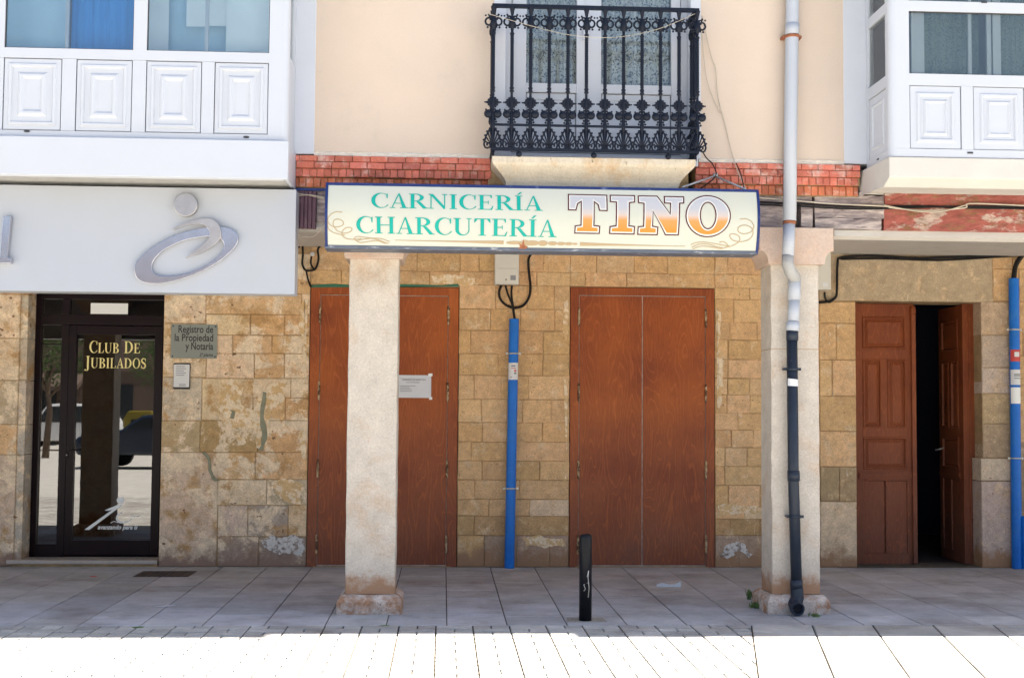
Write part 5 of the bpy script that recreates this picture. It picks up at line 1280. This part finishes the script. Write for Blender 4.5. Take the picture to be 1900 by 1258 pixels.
q_ = t3(1903, 958, yp-.02); blue_pipe([q_, (q_[0], q_[1], 0)], 'short blue pipe stub cut off at knee height at the right edge', [], [], .055)
# ================================================================== BOXES & CABLES
bxr = rect(918, 466, 963, 528, W-.1)
mbx = empty('meter_box', ((bxr[0]+bxr[1])/2, W, bxr[2]), 'pale grey electrical box on the stone wall above the central blue pipe', 'utility box', 'electrical boxes under the arcade')
mb = MB(); mb.box(bxr[0], bxr[1], W-.11, W-.02, bxr[2], bxr[3]+.06); mb.build('box_body', M['box'], mbx, .008)
mb = MB(); mb.box(bxr[0]+.008, bxr[1]-.008, W-.118, W-.1105, bxr[2]+.008, bxr[2]+.165); mb.build('box_cover', M['box'], mbx, .004)
mb = MB(); a_ = rect(947, 511, 957, 520, W-.12); mb.box(a_[0], a_[1], W-.1195, W-.118, a_[2], a_[3]); mb.build('box_label', M['inkg'], mbx)
mb = MB(); mb.ball((ax(939, 519, W-.12), W-.118, az(939, 519, W-.12)), .009, .5, 8); mb.build('box_screw', M['brass'], mbx)
b2r = rect(1508, 462, 1541, 538, W-.1)
mbx2 = empty('meter_box', ((b2r[0]+b2r[1])/2, W, b2r[2]), 'narrow grey electrical box half hidden behind the right pillar', 'utility box', 'electrical boxes under the arcade')
mb = MB(); mb.box(b2r[0], b2r[1], W-.12, W-.02, b2r[2], b2r[3]+.08); mb.build('box_body', M['box'], mbx2, .008)
mb = MB(); a_ = rect(1527, 525, 1536, 532, W-.12); mb.box(a_[0], a_[1], W-.1225, W-.12, a_[2], a_[3]); mb.build('box_label', M['white'], mbx2)
def cable(name, pts, r, label, m_='cable', cat='cable', group=None, k=5, extra=()):
    def cr(pts):
        out = []; P = [pts[0]]+list(pts)+[pts[-1]]
        for i in range(1, len(P)-2):
            for j in range(k):
                t = j/k; a, b, c, d = [Vector(p) for p in P[i-1:i+3]]
                out.append(.5*((2*b)+(-a+c)*t+(2*a-5*b+4*c-d)*t*t+(-a+3*b-3*c+d)*t**3))
        out.append(Vector(pts[-1])); return out
    mb = MB(); mb.tube(cr(pts), r, 7)
    for e_ in extra: mb.tube(cr(e_), r*.85, 7)
    return tag(mb.build(name, M[m_], None, loc=tuple(pts[0])), label, cat, group)
w1 = lambda px, py, d=.05: t3(px, py, W-d)
cable('looped_cable', [w1(1004, 462), w1(990, 468), w1(981, 480), w1(981, 500), w1(984, 530), w1(982, 550), w1(972, 566), w1(958, 571), w1(942, 568), w1(929, 556), w1(926, 542), w1(930, 530)], .013,
      'thick black cable looping from the grey box below the butcher sign', extra=([w1(938, 530, .08), w1(942, 545, .08), w1(950, 565, .08), w1(955, 596, .085)], [w1(950, 530, .07), w1(949, 548, .08), w1(953, 575, .08), w1(956, 600, .085)]))
cable('cable_bundle', [t3(1512, 562, W-.05), t3(1535, 560, W-.06), t3(1550, 552, W-.06), t3(1553, 535, W-.06), t3(1554, 490, W-.06), t3(1562, 478, W-.06), t3(1620, 475, W-.07), t3(1700, 479, W-.07), t3(1800, 476, W-.07), t3(1870, 473, W-.07), t3(1895, 468, W-.07), t3(1930, 464, W-.07)], .013,
      'black cable bundle running under the ceiling above the panelled door', extra=([t3(1560, 481, W-.05), t3(1640, 480, W-.05), t3(1740, 483, W-.05), t3(1850, 477, W-.05), t3(1900, 474, W-.05)], [t3(1530, 542, W-.06), t3(1531, 553, W-.06), t3(1538, 561, W-.06), t3(1550, 553, W-.06)]))
cable('riser_cable', [t3(1907, 468, W-.07), t3(1895, 476, W-.07), t3(1884, 495, W-.08), t3(1881, 522, W-.085)], .026, 'thick black cable bending down into the blue pipe at the right edge')
cable('hanging_cable', [w1(549, 455), w1(560, 452), w1(562, 470), w1(561, 490), w1(568, 502), w1(585, 499), w1(591, 480), w1(590, 462), w1(600, 454), w1(615, 452)], .011,
      'tangled black cable on the wall between the fascia panel and the butcher sign', extra=([w1(568, 502), w1(572, 520), w1(577, 533)], [w1(578, 476), w1(577, 490), w1(584, 502)], [w1(549, 449), w1(556, 456), w1(550, 462)]))
mb = MB(); c_ = w1(580, 472, .06); mb.lathe([(.0, 0), (.022, 0), (.022, .02), (.012, .026), (.008, .03), (.008, .02)], 0, 0, 14); mb.v = [(c_[0]+a, c_[1]-z__, c_[2]+b) for a, b, z__ in mb.v]
tag(mb.build('cable_cleat', M['white'], None, loc=c_), 'small round white cable cleat among the tangled black cable', 'cleat')
fp = PF-.045
cable('street_cable', [t3(1410, 375, fp), t3(1440, 377, fp), t3(1480, 378, fp), t3(1540, 382, fp), t3(1600, 384, fp), t3(1700, 383, fp), t3(1800, 386, fp), t3(1905, 387, fp)], .009, 'black street cable strung along the timber beam right of the butcher sign',
      extra=([t3(1410, 380, fp-.01), t3(1500, 384, fp-.01), t3(1600, 388, fp-.01), t3(1750, 384, fp-.012), t3(1905, 383, fp-.012)],))
cable('pale_cable', [t3(1408, 367, fp-.02), t3(1460, 371, fp-.02), t3(1540, 378, fp-.02), t3(1640, 383, fp-.02), t3(1655, 386, fp-.02), t3(1720, 391, fp-.02), t3(1790, 386, fp-.02), t3(1800, 378, fp-.02), t3(1905, 382, fp-.02)], .006, 'thin pale cable sagging below the black cable on the red beam', 'cablew',
      extra=([t3(1640, 381, fp-.03), t3(1700, 392, fp-.03), t3(1745, 393, fp-.03), t3(1795, 380, fp-.03)],))
cable('pale_cable', [t3(550, 364, fp-.02), t3(575, 362, fp-.02), t3(602, 367, fp-.04)], .005, 'short white wire between the fascia panel and the butcher sign', 'cablew', extra=([t3(550, 359, fp-.02), t3(580, 364, fp-.02), t3(602, 370, fp-.04)], [t3(551, 436, fp), t3(575, 440, fp), t3(590, 432, fp), t3(602, 415, fp)]))
mb = MB(); mb.box(ax(549, 355, F-.1), ax(606, 355, F-.1), F-.11, F-.09, az(575, 358, F), az(575, 354, F)); tag(mb.build('mounting_bar', M['navy'], None, loc=t3(575, 356, F-.1)), 'thin navy bar bridging the fascia panel and the butcher sign', 'bar')
cable('aerial_wire', [t3(1303, 30, F-.02), t3(1318, 100, F-.02), t3(1328, 130, F-.015), t3(1332, 180, F-.015), t3(1345, 230, F-.012), t3(1362, 300, F-.03), t3(1384, 352, F-.08)], .0032, 'thin cream wire hanging down the wall right of the balcony', 'cablew', extra=([t3(1302, 60, F-.02), t3(1312, 150, F-.02), t3(1336, 210, F-.012)],))
cable('dark_wire', [t3(1301, 278, RLY+.1), t3(1312, 295, F-.1), t3(1322, 305, F-.06), t3(1328, 327, F-.05), t3(1300, 350, F-.1)], .005, 'dark wire running from the balcony corner down to the stay')
cable('dark_wire', [t3(1366, 303, F-.05), t3(1375, 325, F-.05), t3(1381, 352, F-.1)], .004, 'short dark wire dropping from the brick band to the sign top')
cable('washing_line', [t3(905, 26, RLY-.03), t3(990, 50, RLY-.03), t3(1060, 66, RLY-.03), t3(1140, 70, RLY-.03), t3(1220, 55, RLY-.03), t3(1290, 26, RLY-.03)], .0022, 'pale washing line sagging across the front of the balcony railing', 'cablew', 'line')
# ================================================================== PLAQUE, INTERCOM, NOTICE
pY = W-.035
a, b, z0, z1 = rect(317, 602, 403, 665, pY)
pq = empty('wall_plaque', ((a+b)/2, pY, z0), 'grey metal registry plaque with black lettering right of the glass door', 'plaque')
mb = MB(); mb.box(a, b, pY, pY+.006, z0, z1); mb.build('plaque_plate', M['plaque'], pq, .002)
mb = MB()
for s_, x0_, x1_, yb_ in (('Registro de', 331, 395.5, 617), ('la Propiedad', 324, 395.5, 632.5), ('y Notaría', 344, 395.5, 648.5)):
    xa_, zz = at(x0_, yb_, pY); xb_, _ = at(x1_, yb_, pY); font_mesh(mb, s_, xa_, xb_, zz, pY, size=.105, bold=.016)
xa_, zz = at(370, 661, pY); xb_, _ = at(395, 661, pY); font_mesh(mb, '2ª planta', xa_, xb_, zz, pY, size=.046, shear=.2, bold=.015)
mb.build('plaque_lettering', M['ink'], pq)
mb = MB()
for xx in (a+.02, b-.02):
    for zz in (z0+.02, z1-.02): mb.ball((xx, pY-.001, zz), .008, .5, 8)
mb.build('plaque_screws', M['piped'], pq)
a, b, z0, z1 = rect(322, 674, 353, 722, pY)
ic = empty('intercom', ((a+b)/2, pY, z0), 'small white entry panel with a black rim below the registry plaque', 'intercom')
mb = MB(); mb.box(a, b, pY-.012, pY+.01, z0, z1); mb.build('intercom_case', M['ink'], ic, .006)
mb = MB(); mb.box(a+.005, b-.005, pY-.022, pY-.0125, z0+.02, z1-.012); mb.build('intercom_face', M['white'], ic, .003)
mb = MB(); zt_ = z1-.03
for i, ww in enumerate((.09, .10, .08, .10, .085)): mb.box(a+.028, a+.028+ww, pY-.0235, pY-.022, zt_-.022*i-.007, zt_-.022*i)
for i in range(3): mb.box(a+.06, a+.13, pY-.0235, pY-.022, z0+.03+.01*i, z0+.034+.01*i)
mb.build('intercom_print', M['inkg'], ic)
a, b, z0, z1 = rect(737, 696, 800, 738, W-.02)
nt_ = empty('paper_notice', ((a+b)/2, W-.02, z0), 'landscape paper notice taped to the brown door beside the left pillar', 'notice')
mb = MB(); n = 8
for i in range(n):
    for j in range(5):
        f = lambda u, v: (a+(b-a)*u/n, W-.021-.002*math.sin(u*1.7+v), z0+(z1-z0)*v/5)
        mb.face([f(i, j), f(i+1, j), f(i+1, j+1), f(i, j+1)], smooth=True)
mb.build('paper_sheet', M['paper'], nt_)
mb = MB(); cw = (a+b)/2
font_mesh(mb, 'HORARIO DE APERTURA', cw-.12, cw+.12, z1-.055, W-.0245, size=.024, bold=.012)
for i, (u, ww) in enumerate(((.09, .14), (.0, .0), (.03, .16), (.03, .10), (.03, .12), (.03, .12))):
    if ww: mb.box(a+u, a+u+ww, W-.0255, W-.0240, z1-.078-.018*i, z1-.073-.018*i)
mb.build('notice_print', M['inkg'], nt_)
mb = MB(); mb.box(b-.03, b+.012, W-.0205, W-.0195, z1-.01, z1+.018); mb.box(b-.02, b+.012, W-.0205, W-.0195, z0-.018, z0+.01); mb.build('tape', M['frost'], nt_)
# ================================================================== STREET OBJECTS
bX, bYc = 1.10, 9.88
bo = empty('bollard', (bX, bYc, 0), 'black cylindrical bollard with white scratches on the pavement between the pillars', 'bollard')
mb = MB(); hb = az(1087, 990, bYc)
mb.lathe([(.0485, 0), (.0485, hb-.03), (.047, hb-.018), (.041, hb-.007), (.026, hb-.001), (.0, hb)], bX, bYc, 28); mb.build('post', M['boll'], bo)
mb = MB()
for pts in ([(1092, 1058), (1091, 1072), (1093, 1090), (1091, 1108)], [(1083, 1084), (1086, 1092), (1083, 1096)], [(1083, 1084), (1091, 1080)], [(1092, 1058), (1089, 1070)]):
    P3 = []
    for px, py in pts:
        x_, z_ = at(px, py, bYc-.04); u = max(-.9, min(.9, (x_-bX)/.0485)); P3.append((bX+.0485*u, bYc-.0485*math.sqrt(1-u*u)-.0004, z_))
    mb.tube(P3, .0022, 4)
mb.build('scratches', M['scratch'], bo)
mb = MB(); V = []
pts = [(bX-.155+random.uniform(-.01, .01) if t in (0, 3) else bX+.155+random.uniform(-.01, .01), bYc+(-.10 if t < 2 else .12), 0) for t in range(4)]
pts = [(bX-.15, bYc-.07), (bX+.16, bYc-.07), (bX+.15, bYc+.14), (bX-.13, bYc+.14)]
mb.prism(pts, -.004, .0035, axis='z'); M['patch'] = mat('rough_mortar_patch', (.30, .27, .22), .95, var=.4, vs=40, bump=1, bs=50)
mb.build('mortar_collar', M['patch'], bo)
cv = [(-2.92, 12.42), (-2.50, 12.42), (-2.42, 12.82), (-2.84, 12.82)]
mb = MB(); mb.prism([(-2.93, 12.46), (-2.42, 12.46), (-2.39, 12.90), (-2.72, 12.90)][:0] or [(-2.93, 12.44), (-2.41, 12.44), (-2.41, 12.86), (-2.93, 12.86)], -.002, .0045, axis='z')
cvo = mb.build('drain_cover', M['grate'], None, loc=(-2.67, 12.65, 0)); tag(cvo, 'dark rusty cover plate set in the paving beside the glass door', 'drain cover')
mb = MB()
for i in range(9): mb.box(-2.91+.055*i, -2.88+.055*i, 12.47, 12.83, .0045, .0085)
mb.build('tread_ribs', M['grate'], cvo)
# litter
def gpt(px, py):
    d = fw*FPX + rt2*(px-950) - up2*(py-629); t = -HC/d.z; return d.x*t, d.y*t
def scrap(name, px, py, pts, m_, label, cat, h=.006):
    gx, gy = gpt(px, py); mb = MB(); n = len(pts)
    V = [(gx+a, gy+b, .003+h*random.random()) for a, b in pts]+[(gx+a, gy+b, .0022) for a, b in pts]
    mb.mesh(V, [list(range(n)), list(range(2*n-1, n-1, -1))]+[(i, i+n, (i+1) % n+n, (i+1) % n) for i in range(n)])
    return tag(mb.build(name, M[m_], None, loc=(gx, gy, 0)), label, cat)
scrap('paper_scrap', 1240, 1088, [(-.11, -.01), (-.05, .03), (.10, .0), (.11, -.04), (.03, -.03), (-.06, -.035)], 'white', 'white scrap of paper on the paving in front of the right double door', 'litter', .05)
scrap('fallen_leaf', 256, 1164, [(-.04, -.01), (0, .02), (.04, .01), (.03, -.01), (0, -.015)], 'weed', 'small green leaf lying on the paving near the shadow edge at left', 'leaf')
scrap('fallen_leaf', 712, 1161, [(-.04, -.008), (0, .01), (.04, .002), (0, -.012)], 'weed', 'thin green leaf on the joint in front of the left pillar', 'leaf')
scrap('feather', 310, 1124, [(-.09, -.04), (.0, -.01), (.05, .04), (.06, .03), (.02, -.03)], 'paper', 'pale feather lying on the arcade paving at left', 'feather')
scrap('paper_scrap', 173, 1070, [(-.03, -.01), (0, .02), (.04, .01), (.02, -.015)], 'red', 'tiny red scrap in front of the glass door step', 'litter')
def weed(px, py, n, hgt, label, spread=.05):
    gx, gy = gpt(px, py); mb = MB()
    for i in range(n):
        q = random.uniform(0, 6.28); r = random.uniform(0, spread); bx_, by_ = gx+r*math.cos(q), gy+r*math.sin(q)
        q2 = random.uniform(0, 6.28); h = hgt*random.uniform(.4, 1); l = h*random.uniform(.2, .7)
        dx_, dy_ = math.cos(q2), math.sin(q2); w_ = random.uniform(.004, .009)
        mb.face([(bx_-dy_*w_*.4, by_+dx_*w_*.4, 0), (bx_+dy_*w_*.4, by_-dx_*w_*.4, 0), (bx_+dx_*l*.5+dy_*w_, by_+dy_*l*.5-dx_*w_, h*.7), (bx_+dx_*l, by_+dy_*l, h), (bx_+dx_*l*.5-dy_*w_, by_+dy_*l*.5+dx_*w_, h*.7)])
    return tag(mb.build('weed_tuft', M['weed'], None, loc=(gx, gy, 0), recalc=False), label, 'weed', 'weeds at the pillar foot')
weed(1400, 1128, 34, .06, 'green weed tuft at the left corner of the right pillar plinth'); weed(1392, 1112, 30, .09, 'sparse pale weed stalks left of the right pillar plinth', .03)
weed(1512, 1143, 45, .028, 'low moss and weeds right of the drainpipe outlet', .06)
# ================================================================== THE STREET BEHIND THE VIEWPOINT (seen in the glass)
M['obrick'] = mat('opposite_brick', (.20, .13, .11), .9, var=.2, vs=3)
M['ostone'] = mat('opposite_render', (.13, .09, .07), .9, var=.1, vs=1)
ob = empty('street_house', (-8, -30, 0), 'reddish brick building across the street, seen only as a reflection', 'house')
mb = MB(); mb.box(-34, 20, -40, -30, 3.2, 8.5); mb.build('upper_wall', M['obrick'], ob)
mb = MB(); mb.box(-34, 20, -40, -30.05, 0, 3.2); mb.build('ground_wall', M['ostone'], ob)
mb = MB()
for i in range(16):
    x_ = -32+i*3.3; mb.box(x_, x_+1.3, -30, -29.93, 4.0, 6.0); mb.box(x_, x_+1.9, -30.05, -29.97, .0, 2.6)
mb.build('window', M['gcar'], ob)
mb = MB()
for i in range(5): x_ = -30+i*9.9; mb.prism([(-30.05, 3.1), (-28.4, 2.5), (-28.4, 2.3), (-30.05, 2.9)], x_, x_+4.5, axis='x')
mb.build('awning', M['ostone'], ob)
def car(x, y, rz, m_, label, vans=False):
    root = empty('parked_car', (x, y, 0), label, 'car', 'cars parked across the street')
    c, s_ = math.cos(rz), math.sin(rz); tr_ = lambda mb: setattr(mb, 'v', [(x+a*c-b*s_, y+a*s_+b*c, z_) for a, b, z_ in mb.v])
    h = 1.75 if vans else 1.45
    prof = [(-2.15, .35), (-2.2, .75), (-1.9, .95), (-1.0, 1.02), (-.45, h-.05), (.1, h), (1.5, h-.04), (2.0, 1.0), (2.12, .7), (2.1, .35)]
    mb = MB(); mb.prism(prof, -.85, .85); tr_(mb); mb.build('body', M[m_], root, .08)
    mb = MB()
    for y_ in (-.858, .852): mb.prism([(-.85, 1.04), (-.42, h-.13), (.35, h-.1), (.35, 1.04)], y_, y_+.006); mb.prism([(.42, 1.04), (.42, h-.1), (1.4, h-.13), (1.7, 1.04)], y_, y_+.006)
    tr_(mb); mb.build('windows', M['gcar'], root)
    for wx in (-1.35, 1.3):
        for wy in (-.87, .69):
            mb = MB(); mb.prism([(wx+.32*math.cos(R(a)), .32+.32*math.sin(R(a))) for a in range(0, 360, 20)], wy, wy+.18); tr_(mb); mb.build('wheel', M['cable'], root)
M['carw'] = mat('white_car_paint', (.7, .7, .7), .25, var=.01); M['cars'] = mat('silver_car_paint', (.35, .36, .37), .25, metal=.5, var=.01); M['carb'] = mat('blue_car_paint', (.015, .022, .04), .25, var=.01)
car(-14.3, -22.5, 0, 'carw', 'white off-road car parked across the street, seen in the door glass', True)
car(-19.2, -25, 0, 'cars', 'silver saloon car parked across the street, seen in the side glass')
car(-7.5, -8.2, 0, 'carb', 'dark blue car parked near the viewpoint, seen in the door glass')
def street_tree(X, Y, label):
    tr2 = empty('street_tree', (X, Y, 0), label, 'tree')
    mb = MB(); mb.tube([(X, Y, 0), (X+.1, Y, 1.5), (X-.05, Y+.1, 3.0)], [.12, .09, .06], 8)
    for i in range(6): q = i*1.05; mb.tube([(X, Y, 1.8+.15*i), (X+.9*math.cos(q), Y+.9*math.sin(q), 2.9+.2*i)], [.05, .02], 5)
    mb.build('trunk', M['bark'], tr2)
    mb = MB()
    for i in range(1600):
        q, p_ = random.uniform(0, 6.28), random.uniform(-1, 1); r = 1.5*random.random()**.4; c_ = Vector((X+r*math.cos(q)*math.sqrt(1-p_*p_), Y+r*math.sin(q)*math.sqrt(1-p_*p_), 3.6+r*p_*.9))
        a_ = Vector((random.uniform(-1, 1), random.uniform(-1, 1), random.uniform(-1, 1))).normalized()*.07; b_ = a_.orthogonal().normalized()*.05
        mb.face([c_-a_, c_+b_, c_+a_, c_-b_])
    mb.build('crown', M['leaf'], tr2, recalc=False)
street_tree(-12.6, -14.5, 'young street tree across the road, nearest the glass door reflection')
street_tree(-10.3, -21, 'slim street tree behind the yellow recycling bin')
M['yellow'] = mat('yellow_plastic', (.17, .13, .01), .4, var=.03)
cn = empty('recycling_bin', (-10.6, -19, 0), 'yellow recycling bin across the road, seen in the door glass', 'bin')
mb = MB(); mb.prism([(-11.1, 0), (-10.1, 0), (-10.0, 1.2), (-10.2, 1.5), (-11.0, 1.5), (-11.2, 1.2)], -19.5, -18.5); mb.build('container', M['yellow'], cn, .05)
mb = MB(); mb.box(-10.9, -10.3, -18.5, -18.46, 1.0, 1.2); mb.build('slot', M['cable'], cn)
print('objects', len(scn.objects))
